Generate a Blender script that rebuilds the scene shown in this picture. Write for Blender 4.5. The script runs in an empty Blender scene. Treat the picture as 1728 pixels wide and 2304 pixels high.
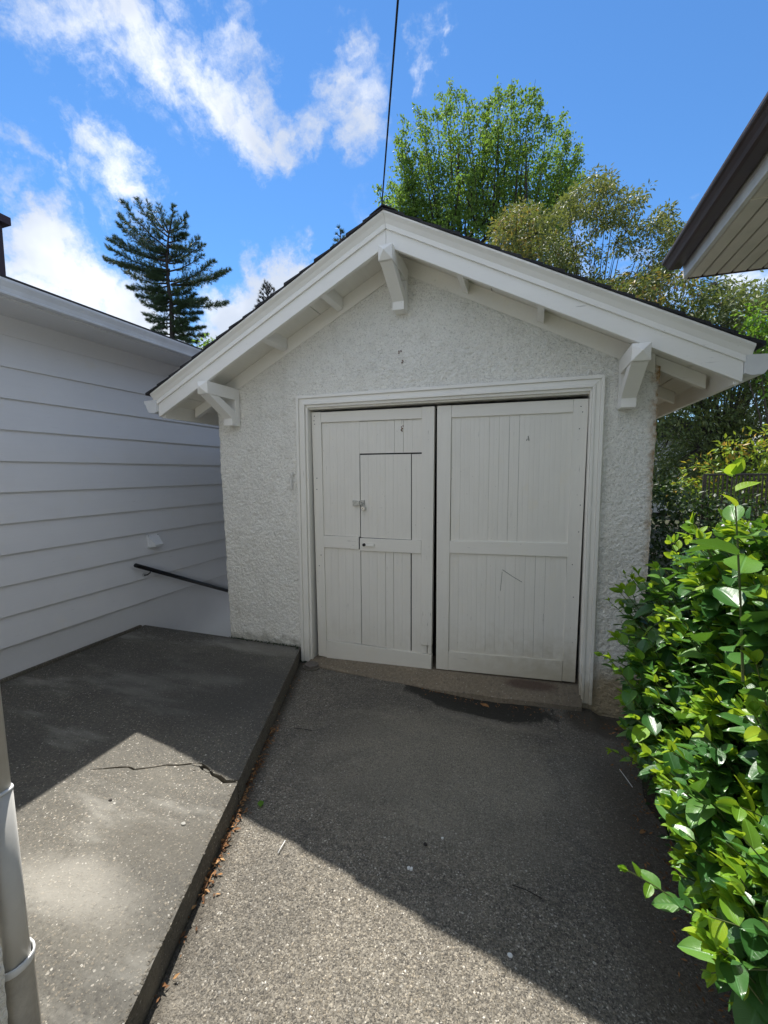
import bpy, math, random
import numpy as np
from mathutils import Vector, Matrix
from mathutils.geometry import tessellate_polygon

S = bpy.context.scene
COL = S.collection
rng = np.random.default_rng(7)
random.seed(7)

# ------------------------------------------------------------------ camera
CAM = np.array([1.338, -3.437, 1.749])
RT = np.array([0.94575069, 0.32485602, -0.00491909])
UP = np.array([-0.02511149, 0.08818546, 0.9957875])
FW = np.array([-0.32392136, 0.94164319, -0.09155908])
FPX = 968.5
cd = bpy.data.cameras.new('camera')
cam = bpy.data.objects.new('camera', cd)
COL.objects.link(cam)
cd.sensor_fit = 'VERTICAL'
cd.sensor_height = 36.0
cd.lens = FPX / 2304 * 36.0
cd.clip_start = 0.05
cd.clip_end = 2000
cam.matrix_world = Matrix([[RT[0], UP[0], -FW[0], CAM[0]], [RT[1], UP[1], -FW[1], CAM[1]],
                           [RT[2], UP[2], -FW[2], CAM[2]], [0, 0, 0, 1]])
S.camera = cam


def ray(u, v):
    return FW + RT * ((u - 864) / FPX) + UP * ((1152 - v) / FPX)


def at(u, v, d):
    """surveyed point: sight line through a spot of the photo, d metres in front of the lens"""
    return CAM + ray(u, v) * d


# ------------------------------------------------------------------ node helper
class NT:
    def __init__(s, tree):
        s.t = tree

    def n(s, typ, ins=None, **kw):
        nd = s.t.nodes.new(typ)
        for k, v in kw.items():
            setattr(nd, k, v)
        if ins:
            for k, v in ins.items():
                s.set(nd, k, v)
        return nd

    def set(s, nd, k, v):
        sock = nd.inputs[k]
        if isinstance(v, bpy.types.NodeSocket):
            s.t.links.new(v, sock)
        elif isinstance(v, bpy.types.Node):
            s.t.links.new(v.outputs[0], sock)
        elif isinstance(v, (tuple, list)) and sock.type == 'RGBA' and len(v) == 3:
            sock.default_value = (*v, 1)
        else:
            sock.default_value = v

    def math(s, op, a, b=0.0, c=None, clamp=False):
        nd = s.n('ShaderNodeMath', operation=op, use_clamp=clamp)
        s.set(nd, 0, a)
        s.set(nd, 1, b)
        if c is not None:
            s.set(nd, 2, c)
        return nd.outputs[0]

    def mix(s, f, a, b, blend='MIX'):
        nd = s.n('ShaderNodeMix', data_type='RGBA', blend_type=blend)
        s.set(nd, 0, f)
        s.set(nd, 6, a)
        s.set(nd, 7, b)
        return nd.outputs[2]

    def noise(s, vec, scale, detail=3, rough=.5, dist=0.0, typ='FBM'):
        nd = s.n('ShaderNodeTexNoise', {'Scale': scale, 'Detail': detail, 'Roughness': rough, 'Distortion': dist})
        s.set(nd, 'Vector', vec)
        return nd.outputs['Fac']

    def voro(s, vec, scale, feat='F1', out='Distance', rand=1.0):
        nd = s.n('ShaderNodeTexVoronoi', {'Scale': scale, 'Randomness': rand}, feature=feat)
        s.set(nd, 'Vector', vec)
        return nd.outputs[out]

    def ramp(s, f, stops, interp='LINEAR'):
        nd = s.n('ShaderNodeValToRGB')
        nd.color_ramp.interpolation = interp
        els = nd.color_ramp.elements
        while len(els) > 1:
            els.remove(els[-1])
        for i, (p, c) in enumerate(stops):
            e = els[0] if i == 0 else els.new(p)
            e.position = p
            if not isinstance(c, (tuple, list)):
                c = (c, c, c)
            e.color = (*c, 1)
        s.set(nd, 0, f)
        return nd.outputs[0]

    def step(s, v, lo, hi, a=0.0, b=1.0):
        nd = s.n('ShaderNodeMapRange', interpolation_type='SMOOTHSTEP')
        s.set(nd, 0, v)
        for i, x in enumerate((lo, hi, a, b)):
            s.set(nd, 1 + i, x)
        return nd.outputs[0]

    def map(s, vec, scale=(1, 1, 1), loc=(0, 0, 0), rot=(0, 0, 0)):
        nd = s.n('ShaderNodeMapping', {'Scale': scale, 'Location': loc, 'Rotation': rot})
        s.set(nd, 'Vector', vec)
        return nd.outputs[0]


def material(name):
    m = bpy.data.materials.new(name)
    m.use_nodes = True
    t = m.node_tree
    t.nodes.clear()
    T = NT(t)
    out = T.n('ShaderNodeOutputMaterial')
    b = T.n('ShaderNodeBsdfPrincipled')
    t.links.new(b.outputs[0], out.inputs[0])
    return m, T, b, out


# ------------------------------------------------------------------ sky, sun, exposure
SUN = Vector((-0.361, 0.450, 1.0)).normalized()
W = bpy.data.worlds.new('World')
S.world = W
W.use_nodes = True
W.node_tree.nodes.clear()
T = NT(W.node_tree)
sky = T.n('ShaderNodeTexSky', sky_type='NISHITA')
sky.sun_disc = False
sky.sun_elevation = math.asin(SUN.z)
sky.sun_rotation = math.atan2(SUN.x, SUN.y)
sky.altitude = 0
sky.air_density = 1.0
sky.dust_density = 0.0
sky.ozone_density = 3.0
tc = T.n('ShaderNodeTexCoord')
D0 = tc.outputs['Generated']
# streaky wisps: the cloud field is sampled in sky directions, bent by a slow noise
wob = T.n('ShaderNodeTexNoise', {'Scale': 3.2, 'Detail': 7.0, 'Roughness': .62})
T.set(wob, 'Vector', D0)
wv = T.n('ShaderNodeVectorMath', operation='MULTIPLY_ADD')
T.set(wv, 0, wob.outputs['Color'])
wv.inputs[1].default_value = (.30, .30, .30)
wv.inputs[2].default_value = (-.15, -.15, -.15)
DW = T.n('ShaderNodeVectorMath', operation='ADD')
T.set(DW, 0, D0)
T.set(DW, 1, wv.outputs[0])
CLOUDS = [  # u, v, radius px, weight
    (60, 10, 70, .8), (200, 20, 120, 1.1), (330, 75, 115, 1.2), (430, 145, 95, 1.1), (505, 215, 80, 1.1), (560, 280, 62, 1.0),
    (640, 300, 50, .9), (720, 300, 52, .9), (790, 270, 70, 1.1), (790, 180, 72, 1.0), (790, 90, 55, .8), (590, 40, 80, .85),
    (560, 130, 50, .6), (620, 215, 45, .6), (855, 75, 30, .4), (955, 140, 42, 1.0), (965, 185, 26, .8),
    (170, 290, 45, .7), (215, 345, 60, .95), (265, 400, 62, 1.0), (190, 400, 48, .8), (320, 440, 50, .85), (240, 450, 45, .8),
    (95, 375, 38, .7), (120, 430, 40, .7), (15, 330, 50, .7), (15, 430, 45, .6), (290, 305, 16, .4),
    (60, 560, 90, 1.5), (170, 620, 95, 1.6), (60, 700, 120, 1.3), (270, 690, 90, 1.6), (380, 740, 90, 1.5), (480, 760, 90, 1.1),
    (590, 545, 42, 1.1), (650, 580, 46, 1.1), (560, 520, 25, .7), (640, 625, 80, 1.9), (550, 660, 60, 1.6), (600, 640, 70, 1.9), (680, 640, 70, 1.9), (560, 700, 90, 1.9),
    (690, 500, 16, .4), (1290, 560, 110, .9), (1180, 640, 90, .8), (1450, 640, 90, .9), (1690, 620, 70, 1.0),
    (1560, 430, 26, .4), (1590, 395, 18, .3), (1400, 760, 150, 1.0), (900, 760, 200, .9),
]
fld = None
for (u, v, r, w) in CLOUDS:
    c = ray(u, v)
    L = np.linalg.norm(c)
    dv = T.n('ShaderNodeVectorMath', operation='DISTANCE')
    T.set(dv, 0, DW.outputs[0])
    dv.inputs[1].default_value = tuple(c / L)
    rr = r / FPX / L * 1.75
    f = T.step(dv.outputs['Value'], 0.0, rr, w, 0.0)
    fld = f if fld is None else T.math('MAXIMUM', fld, f)
sx = T.n('ShaderNodeSeparateXYZ')
T.set(sx, 0, D0)
# elsewhere over the dome: denser unseen cloud added to brighten shade, thicker towards the horizon
elsewhere = T.noise(D0, 2.6, 4, .55)
facing = T.n('ShaderNodeVectorMath', operation='DOT_PRODUCT')
T.set(facing, 0, D0)
facing.inputs[1].default_value = tuple(FW)
out_of_view = T.step(facing.outputs['Value'], .25, .5, 1.0, 0.0)
ew = T.math('MULTIPLY', T.step(elsewhere, .38, .52, 0, 1.15), out_of_view)
low = T.step(sx.outputs['Z'], .02, .34, .95, 0.0)
fld = T.math('MAXIMUM', fld, T.math('MAXIMUM', ew, low))
det = T.noise(DW.outputs[0], 11.0, 8, .62)
fine = T.noise(T.map(D0, (1.0, 2.2, 2.2), rot=(0, .5, .4)), 22.0, 6, .6)
dd = T.math('ADD', T.math('MULTIPLY', det, .75), T.math('MULTIPLY', fine, .25))
dens = T.math('ADD', T.math('MULTIPLY', fld, .95), T.math('MULTIPLY', T.math('SUBTRACT', dd, .5), 2.9))
cover = T.step(dens, .22, 1.22)
cover = T.math('MULTIPLY', cover, T.step(fld, .02, .25))
shade = T.noise(D0, 6.0, 4, .5)
skycol = T.mix(1.0, sky.outputs[0], (.295, .465, .59), 'MULTIPLY')
ccol = T.mix(T.step(shade, .38, .68), (2.35, 2.55, 2.9), (3.7, 3.8, 3.95))
mixc = T.mix(T.math('MULTIPLY', cover, .92), skycol, ccol)
bg = T.n('ShaderNodeBackground', {'Strength': 0.080})
T.set(bg, 'Color', mixc)
wo = T.n('ShaderNodeOutputWorld')
W.node_tree.links.new(bg.outputs[0], wo.inputs[0])

sl = bpy.data.lights.new('sun', 'SUN')
sl.energy = 2.0
sl.angle = math.radians(0.53)
sl.color = (1.0, 0.955, 0.89)
so = bpy.data.objects.new('sun', sl)
COL.objects.link(so)
so.location = (0, 0, 30)
so.rotation_euler = SUN.to_track_quat('Z', 'Y').to_euler()
S.view_settings.view_transform = 'Standard'
S.view_settings.look = 'None'
S.view_settings.exposure = 1.96
S.view_settings.gamma = 1.0
S.view_settings.use_curve_mapping = False


# ------------------------------------------------------------------ object helpers
def tag(o, label=None, cat=None, group=None, kind=None):
    if label: o['label'] = label
    if cat: o['category'] = cat
    if group: o['group'] = group
    if kind: o['kind'] = kind
    return o


def empty(name, loc, label, cat, group=None):
    o = bpy.data.objects.new(name, None)
    COL.objects.link(o)
    o.location = loc
    o.empty_display_size = .1
    return tag(o, label, cat, group)


def wpos(o):
    p = Vector((0, 0, 0))
    while o is not None:
        p += Vector(o.location)
        o = o.parent
    return p


def mesh_obj(name, V, F, mat, parent=None, smooth=False, bevel=0, attr=None, kind=None):
    """V in world coordinates; a child keeps its parent's base as origin"""
    V = np.asarray(V, dtype=np.float64)
    off = np.array(wpos(parent)) if parent is not None else np.zeros(3)
    me = bpy.data.meshes.new(name)
    if isinstance(F, np.ndarray):
        k = F.shape[1]
        me.vertices.add(len(V))
        me.vertices.foreach_set('co', (V - off).astype(np.float32).ravel())
        me.loops.add(F.size)
        me.loops.foreach_set('vertex_index', F.astype(np.int32).ravel())
        me.polygons.add(len(F))
        me.polygons.foreach_set('loop_start', np.arange(0, F.size, k, dtype=np.int32))
        me.update(calc_edges=True)
    else:
        me.from_pydata([tuple(v) for v in (V - off)], [], F)
        me.update()
    if smooth:
        me.polygons.foreach_set('use_smooth', [True] * len(me.polygons))
    if attr is not None:
        a = me.attributes.new('tint', 'FLOAT', 'POINT')
        a.data.foreach_set('value', np.asarray(attr, dtype=np.float32))
    if mat is not None:
        me.materials.append(mat)
    o = bpy.data.objects.new(name, me)
    COL.objects.link(o)
    if parent is not None:
        o.parent = parent
    if bevel:
        md = o.modifiers.new('edge', 'BEVEL')
        md.width = bevel
        md.segments = 2
        md.limit_method = 'ANGLE'
        md.angle_limit = math.radians(40)
    if kind: o['kind'] = kind
    return o


class MB:
    def __init__(s):
        s.V, s.F = [], []

    def add(s, V, F):
        b = len(s.V)
        s.V += [tuple(v) for v in V]
        s.F += [tuple(i + b for i in f) for f in F]
        return s

    def box(s, a, b):
        (x0, y0, z0), (x1, y1, z1) = a, b
        return s.add([(x0, y0, z0), (x1, y0, z0), (x1, y1, z0), (x0, y1, z0), (x0, y0, z1), (x1, y0, z1), (x1, y1, z1), (x0, y1, z1)],
                     [(0, 3, 2, 1), (4, 5, 6, 7), (0, 1, 5, 4), (1, 2, 6, 5), (2, 3, 7, 6), (3, 0, 4, 7)])

    def prism(s, pts, axis, lo, hi):
        """pts: convex or simple outline in the two other axes, extruded along axis"""
        n = len(pts)

        def P(p, c):
            q = list(p)
            q.insert(axis, c)
            return tuple(q)
        V = [P(p, lo) for p in pts] + [P(p, hi) for p in pts]
        area = sum(pts[i][0] * pts[(i + 1) % n][1] - pts[(i + 1) % n][0] * pts[i][1] for i in range(n))
        flip = (area > 0) != (axis == 1)
        F = []
        cap = list(range(n))
        if flip:
            F += [tuple(reversed(cap)), tuple(i + n for i in cap)]
        else:
            F += [tuple(cap), tuple(i + n for i in reversed(cap))]
        for i in range(n):
            j = (i + 1) % n
            F.append((i, j, j + n, i + n) if flip else (j, i, i + n, j + n))
        return s.add(V, F)

    def tube(s, pts, rad, k=8, caps=True):
        pts = [np.asarray(p, float) for p in pts]
        if not hasattr(rad, '__len__'): rad = [rad] * len(pts)
        b = len(s.V)
        up = np.array([0.13, 0.21, 1.0])
        for i, p in enumerate(pts):
            d = pts[min(i + 1, len(pts) - 1)] - pts[max(i - 1, 0)]
            d /= np.linalg.norm(d) + 1e-9
            a = np.cross(d, up)
            if np.linalg.norm(a) < 1e-3: a = np.cross(d, (1, 0, 0))
            a /= np.linalg.norm(a)
            c = np.cross(d, a)
            for j in range(k):
                t = 2 * math.pi * j / k
                s.V.append(tuple(p + rad[i] * (math.cos(t) * a + math.sin(t) * c)))
        for i in range(len(pts) - 1):
            for j in range(k):
                j2 = (j + 1) % k
                s.F.append((b + i * k + j, b + i * k + j2, b + (i + 1) * k + j2, b + (i + 1) * k + j))
        if caps:
            s.F.append(tuple(b + j for j in reversed(range(k))))
            s.F.append(tuple(b + (len(pts) - 1) * k + j for j in range(k)))
        return s

    def build(s, name, mat, parent=None, smooth=False, bevel=0, kind=None):
        return mesh_obj(name, s.V, s.F, mat, parent, smooth, bevel, kind=kind)


def hash3(ix, iy, iz):
    h = (ix.astype(np.int64) * 374761393 + iy.astype(np.int64) * 668265263 + iz.astype(np.int64) * 2147483647) & 0xffffffff
    h = ((h ^ (h >> 13)) * 1274126177) & 0xffffffff
    return ((h ^ (h >> 16)) & 0xffff) / 65535.0


def vnoise(P, sc):
    Q = P * sc
    I = np.floor(Q).astype(np.int64)
    f = Q - I
    f = f * f * (3 - 2 * f)
    r = 0
    for dx in (0, 1):
        for dy in (0, 1):
            for dz in (0, 1):
                w = (f[:, 0] if dx else 1 - f[:, 0]) * (f[:, 1] if dy else 1 - f[:, 1]) * (f[:, 2] if dz else 1 - f[:, 2])
                r = r + w * hash3(I[:, 0] + dx, I[:, 1] + dy, I[:, 2] + dz)
    return r


# ------------------------------------------------------------------ materials
def mat_paint(name, base, dirt, grain_axis='Z', rough=.55, chips=.5, grain=1.0, warm=(.42, .36, .25), lowdirt=None, bump=.25):
    m, T, b, out = material(name)
    tc = T.n('ShaderNodeTexCoord')
    oi = T.n('ShaderNodeObjectInfo')
    P = T.n('ShaderNodeVectorMath', operation='ADD')
    T.set(P, 0, tc.outputs['Object'])
    cmb = T.n('ShaderNodeCombineXYZ')
    T.set(cmb, 1, T.math('MULTIPLY', oi.outputs['Random'], 7.3))
    T.set(P, 1, cmb.outputs[0])
    P = P.outputs[0]
    sc = {'Z': (60, 60, 3), 'X': (3, 60, 60), 'Y': (60, 3, 60)}[grain_axis]
    g = T.noise(T.map(P, sc), 1.0, 4, .6)
    big = T.noise(P, 2.2, 4, .6)
    med = T.noise(P, 14, 4, .6)
    f1 = T.math('ADD', T.step(g, .35, .75, 0, .32 * grain), T.step(big, .4, .75, 0, .4))
    col = T.mix(T.math('MULTIPLY', f1, .5), base, dirt)
    col = T.mix(T.step(T.noise(P, 3.7, 5, .7), .56, .8, 0, .5), col, tuple(x * y for x, y in zip(base, (1.0, .95, .83))))
    if lowdirt:
        sep = T.n('ShaderNodeSeparateXYZ')
        T.set(sep, 0, T.n('ShaderNodeNewGeometry').outputs['Position'])
        zz = T.math('ADD', sep.outputs['Z'], T.math('MULTIPLY', med, lowdirt * .8))
        xx = T.step(sep.outputs['X'], .3, 1.7, .25, 1.0)
        col = T.mix(T.math('MULTIPLY', T.step(zz, lowdirt * .55, lowdirt * 1.6, .85, 0), xx), col, warm)
    # chips and pits where the paint has come off, drawn out along the grain
    c1 = T.voro(T.map(P, tuple(x * .55 + 6 for x in sc)), 1.6)
    chip = T.math('MULTIPLY', T.step(c1, .035, .08, 1, 0), T.step(T.noise(P, 5, 3, .6), .5, .62))
    nz = T.noise(T.map(P, tuple(x * 1.6 for x in sc)), 1.0, 3, .7)
    scr = T.math('MULTIPLY', T.step(nz, .67, .73), T.step(T.noise(P, 3.1, 3, .6), .48, .66))
    chip = T.math('MULTIPLY', T.math('MAXIMUM', chip, scr), chips)
    col = T.mix(chip, col, (.10, .09, .075))
    T.set(b, 'Base Color', col)
    T.set(b, 'Roughness', rough)
    h = T.math('ADD', T.math('MULTIPLY', g, .6), T.math('ADD', T.math('MULTIPLY', med, .3), T.math('MULTIPLY', chip, -.8)))
    bp = T.n('ShaderNodeBump', {'Strength': bump, 'Distance': .004})
    T.set(bp, 'Height', h)
    T.set(b, 'Normal', bp)
    return m


def mat_plain(name, base, rough=.5, metal=0.0, var=.25, scale=9, bump=.1):
    m, T, b, out = material(name)
    tc = T.n('ShaderNodeTexCoord')
    P = tc.outputs['Object']
    n1 = T.noise(P, scale, 5, .6)
    dark = tuple(x * (1 - var) for x in base)
    lite = tuple(min(1, x * (1 + var * .5)) for x in base)
    T.set(b, 'Base Color', T.ramp(n1, [(.3, dark), (.7, lite)]))
    T.set(b, 'Roughness', T.step(n1, .2, .8, rough * .8, min(1, rough * 1.2)))
    b.inputs['Metallic'].default_value = metal
    bp = T.n('ShaderNodeBump', {'Strength': bump, 'Distance': .003})
    T.set(bp, 'Height', T.noise(P, scale * 9, 3, .6))
    T.set(b, 'Normal', bp)
    return m


def mat_stucco(name, base=(.92, .905, .83)):
    m, T, b, out = material(name)
    g = T.n('ShaderNodeNewGeometry')
    P = g.outputs['Position']
    sep = T.n('ShaderNodeSeparateXYZ')
    T.set(sep, 0, P)
    big = T.noise(P, 1.6, 5, .6)
    med = T.noise(P, 9, 4, .6)
    col = T.mix(T.step(big, .35, .7, 0, .35), base, tuple(x * .84 for x in base))
    col = T.mix(T.step(med, .5, .75, 0, .3), col, (.56, .53, .44))
    strk = T.noise(T.map(P, (7, 7, .55)), 1.0, 4, .65)
    col = T.mix(T.step(strk, .52, .76, 0, .16), col, (.50, .47, .38))
    # rain-washed rust and lichen down the right-hand corner, soil splash at the right foot
    x = T.math('ADD', sep.outputs['X'], T.math('MULTIPLY', T.math('SUBTRACT', med, .5), .10))
    corner = T.math('MULTIPLY', T.step(x, 2.075, 2.14), T.step(sep.outputs['Z'], .5, 2.2, .35, 1.0))
    col = T.mix(T.math('MULTIPLY', corner, T.step(T.noise(P, 23, 3, .6), .35, .6, .25, .95)), col, (.40, .235, .085))
    z = T.math('ADD', sep.outputs['Z'], T.math('MULTIPLY', T.math('SUBTRACT', med, .5), .35))
    foot = T.math('MULTIPLY', T.step(z, .12, .42, 1, 0), T.step(sep.outputs['X'], 1.5, 1.8))
    col = T.mix(T.math('MULTIPLY', foot, .85), col, (.36, .26, .12))
    foot2 = T.math('MULTIPLY', T.step(z, .12, .24, 1, 0), T.step(sep.outputs['X'], -.4, -.7))
    col = T.mix(T.math('MULTIPLY', foot2, .5), col, (.2, .19, .13))
    pit_shade = T.step(T.noise(P, 92, 3, .62, 1.0), .36, .47, 1, 0)
    col = T.mix(T.math('MULTIPLY', pit_shade, .36), col, (.20, .19, .16))  # shade of the small pits put into the colour
    T.set(b, 'Base Color', col)
    T.set(b, 'Roughness', .85)
    v = T.voro(P, 92, 'SMOOTH_F1')
    h = T.math('ADD', T.math('MULTIPLY', v, -.9), T.math('MULTIPLY', T.noise(P, 120, 4, .65, .8), 1.1))
    bp = T.n('ShaderNodeBump', {'Strength': .85, 'Distance': .009})
    T.set(bp, 'Height', h)
    T.set(b, 'Normal', bp)
    return m


def mat_concrete(name, base, expose, grime, sun_lift=1.0):
    """old concrete with its fine gravel laid bare"""
    m, T, b, out = material(name)
    g = T.n('ShaderNodeNewGeometry')
    P = g.outputs['Position']
    sep = T.n('ShaderNodeSeparateXYZ')
    T.set(sep, 0, P)
    big = T.noise(P, .9, 5, .6, .4)
    mid = T.noise(T.map(P, (1, 1, 1), (3, 7, 0)), 2.9, 5, .62, .6)
    fine = T.noise(P, 42, 4, .7)
    col = T.mix(T.step(mid, .35, .65), tuple(x * .86 for x in base), tuple(x * 1.1 for x in base))
    col = T.mix(T.step(fine, .3, .7, 0, .7), col, tuple(x * .5 for x in base))
    jit = T.n('ShaderNodeTexNoise', {'Scale': 85.0, 'Detail': 3.0, 'Roughness': .6})
    T.set(jit, 'Vector', P)
    jm = T.n('ShaderNodeVectorMath', operation='MULTIPLY_ADD')
    T.set(jm, 0, jit.outputs['Color'])
    jm.inputs[1].default_value = (.016, .016, .016)
    T.set(jm, 2, P)
    P2 = jm.outputs[0]
    # gravel of two sizes
    for (sc, amt, thr) in ((150, .80, .30), (88, .72, .26)):
        vn = T.n('ShaderNodeTexVoronoi', {'Scale': float(sc)})
        T.set(vn, 'Vector', P2)
        cs = T.n('ShaderNodeSeparateColor')
        T.set(cs, 0, vn.outputs['Color'])
        stone = T.ramp(cs.outputs[0], [(0, (.050, .047, .042)), (.30, (.10, .09, .075)), (.60, (.20, .175, .13)), (.80, (.32, .27, .20)), (.93, (.44, .40, .33)), (1, (.70, .67, .60))])
        present = T.math('GREATER_THAN', cs.outputs[1], 1 - expose if sc > 100 else 1 - expose * .72)
        edge = T.step(vn.outputs['Distance'], thr, thr + .30, 1, 0)
        col = T.mix(T.math('MULTIPLY', T.math('MULTIPLY', present, edge), amt), col, stone)
        hh = T.math('MULTIPLY', present, edge)
        hprev = hh if sc == 150 else T.math('ADD', hprev, T.math('MULTIPLY', hh, 1.6))
    # a scatter of bright quartz pebbles
    vq = T.n('ShaderNodeTexVoronoi', {'Scale': 26.0})
    T.set(vq, 'Vector', P)
    cq = T.n('ShaderNodeSeparateColor')
    T.set(cq, 0, vq.outputs['Color'])
    q = T.math('MULTIPLY', T.math('GREATER_THAN', cq.outputs[0], .95), T.step(vq.outputs['Distance'], .06, .15, 1, 0))
    col = T.mix(T.math('MULTIPLY', q, .75), col, (.62, .60, .54))
    sp1 = T.n('ShaderNodeTexVoronoi', {'Scale': 210.0})
    T.set(sp1, 'Vector', P2)
    sc1 = T.n('ShaderNodeSeparateColor')
    T.set(sc1, 0, sp1.outputs['Color'])
    spk = T.ramp(sc1.outputs[0], [(0, .45), (.5, .85), (.85, 1.25), (1, 1.9)])
    col = T.mix(expose, col, T.mix(1.0, col, spk, 'MULTIPLY'))
    # black algae film in soft patches
    gr = T.math('ADD', T.math('MULTIPLY', big, .6), T.math('MULTIPLY', mid, .4))
    col = T.mix(T.step(gr, .40, .60, 0, grime), col, (.045, .044, .040))
    lite = T.noise(T.map(P, (.7, 2.2, 1), (9, 2, 0)), 1.3, 4, .6)
    col = T.mix(T.step(lite, .55, .75, 0, .35), col, tuple(x * 1.35 for x in base))
    return m, T, b, P, sep, col, hprev, fine, mid


def finish_concrete(m, T, b, col, h, fine, strength=.5):
    T.set(b, 'Base Color', col)
    T.set(b, 'Roughness', .88)
    bp = T.n('ShaderNodeBump', {'Strength': strength, 'Distance': .006})
    T.set(bp, 'Height', T.math('ADD', h, T.math('MULTIPLY', fine, .9)))
    T.set(b, 'Normal', bp)
    return m


def blob(T, sep, cx, cy, rx, ry, n, amp=.6):
    dx = T.math('DIVIDE', T.math('SUBTRACT', sep.outputs['X'], cx), rx)
    dy = T.math('DIVIDE', T.math('SUBTRACT', sep.outputs['Y'], cy), ry)
    r = T.math('SQRT', T.math('ADD', T.math('MULTIPLY', dx, dx), T.math('MULTIPLY', dy, dy)))
    return T.math('ADD', r, T.math('MULTIPLY', T.math('SUBTRACT', n, .5), amp))


m, T, b, P, sep, col, hp, fine, mid = mat_concrete('driveway_concrete', (.255, .23, .185), .85, .42)
# dirt and moss in the hollow before the sill, its recess shade painted in
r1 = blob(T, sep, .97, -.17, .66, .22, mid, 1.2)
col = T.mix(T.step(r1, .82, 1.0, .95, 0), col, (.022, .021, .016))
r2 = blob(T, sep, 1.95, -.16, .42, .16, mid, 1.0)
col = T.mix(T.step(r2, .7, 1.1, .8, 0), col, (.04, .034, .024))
yk = T.math('ADD', T.math('MULTIPLY', T.math('ADD', sep.outputs['Y'], 0.0), .3474), T.math('ADD', sep.outputs['X'], .68))
kerbdirt = T.step(T.math('ADD', yk, T.math('MULTIPLY', mid, .10)), .05, .16, .8, 0)
col = T.mix(kerbdirt, col, (.05, .042, .03))
r3 = blob(T, sep, .85, -1.05, .85, .62, mid, 1.2)
spk2 = T.ramp(T.noise(P, 170, 3, .7), [(.35, (.10, .09, .07)), (.62, (.44, .40, .31))])
col = T.mix(T.step(r3, .4, 1.3, .55, 0), col, spk2)
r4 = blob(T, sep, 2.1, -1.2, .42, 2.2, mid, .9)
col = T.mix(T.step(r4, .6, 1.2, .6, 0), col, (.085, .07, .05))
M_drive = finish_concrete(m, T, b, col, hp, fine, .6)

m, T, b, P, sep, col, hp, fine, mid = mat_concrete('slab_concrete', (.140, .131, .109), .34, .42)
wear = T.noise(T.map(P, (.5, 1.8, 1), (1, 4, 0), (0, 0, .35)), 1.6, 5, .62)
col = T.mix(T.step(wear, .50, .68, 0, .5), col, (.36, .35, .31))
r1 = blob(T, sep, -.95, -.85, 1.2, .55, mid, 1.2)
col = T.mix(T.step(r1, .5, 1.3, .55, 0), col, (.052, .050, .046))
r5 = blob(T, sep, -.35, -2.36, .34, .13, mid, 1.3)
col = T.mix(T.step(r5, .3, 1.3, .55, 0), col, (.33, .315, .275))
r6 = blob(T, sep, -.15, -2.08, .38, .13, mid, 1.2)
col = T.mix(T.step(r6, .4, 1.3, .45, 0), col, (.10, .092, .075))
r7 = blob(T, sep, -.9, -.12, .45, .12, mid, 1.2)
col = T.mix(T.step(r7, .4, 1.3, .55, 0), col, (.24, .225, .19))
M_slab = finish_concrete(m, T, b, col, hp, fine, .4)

m, T, b, P, sep, col, hp, fine, mid = mat_concrete('kerb_face_concrete', (.19, .17, .13), .35, .6)
M_kerb = finish_concrete(m, T, b, col, hp, fine, .5)
m, T, b, P, sep, col, hp, fine, mid = mat_concrete('sill_concrete', (.28, .225, .155), .12, .35)
r1 = blob(T, sep, 1.35, 0.0, .22, .05, mid, 1.0)
col = T.mix(T.step(r1, .5, 1.1, .8, 0), col, (.07, .04, .028))
M_sill = finish_concrete(m, T, b, col, hp, fine, .3)

M_door = mat_paint('door_paint', (.80, .775, .70), (.67, .645, .575), 'Z', chips=1.0, grain=1.2, lowdirt=.48, warm=(.44, .38, .26))
M_rail = mat_paint('door_rail_paint', (.81, .785, .71), (.68, .655, .585), 'X', chips=1.0, grain=1.1, lowdirt=.48, warm=(.44, .38, .26))
M_trim = mat_paint('trim_paint', (.83, .81, .74), (.69, .665, .59), 'Z', chips=.6, grain=.8, lowdirt=.30)
M_trimx = mat_paint('eave_paint', (.88, .865, .81), (.77, .75, .69), 'X', chips=.7, grain=.7)
M_soffit = mat_paint('soffit_paint', (.86, .84, .77), (.72, .70, .63), 'Y', chips=.4, grain=.9)
M_stucco = mat_stucco('rough_cast_stucco')
M_siding = mat_paint('siding_paint', (.74, .75, .77), (.63, .64, .66), 'Y', rough=.42, chips=.35, grain=.7, bump=.16, lowdirt=.30, warm=(.20, .20, .20))
M_found = mat_paint('foundation_paint', (.68, .69, .71), (.52, .53, .54), 'X', rough=.6, chips=.3, grain=.3, bump=.6)
M_gut = mat_plain('painted_gutter_metal', (.62, .64, .66), .35, 0, .12, 5, .03)
M_gutw = mat_plain('white_gutter_metal', (.74, .75, .74), .35, 0, .10, 5, .03)
M_brown = mat_plain('brown_gutter_metal', (.062, .040, .036), .38, 0, .25, 6, .04)
M_rfascia = mat_plain('pale_fascia', (.70, .69, .62), .5, 0, .14, 7, .08)
M_rsoffit = mat_plain('vinyl_soffit', (.74, .70, .57), .5, 0, .10, 6, .05)
M_black = mat_plain('black_enamel', (.008, .008, .009), .4, 0, .2, 9, .05)
M_iron = mat_plain('brown_black_iron', (.022, .015, .013), .5, 0, .3, 20, .1)
M_vent = mat_plain('white_plastic', (.74, .76, .78), .4, 0, .05, 8, .03)
M_metal = mat_plain('weathered_zinc', (.52, .52, .49), .42, .7, .35, 60, .4)
M_brass = mat_plain('padlock_steel', (.62, .61, .56), .3, .85, .3, 70, .3)
M_dark = mat_plain('dark_void', (.015, .014, .013), .9, 0, .2, 9, .05)
M_shing = mat_plain('asphalt_shingle', (.028, .029, .033), .95, 0, .45, 60, .8)
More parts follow.
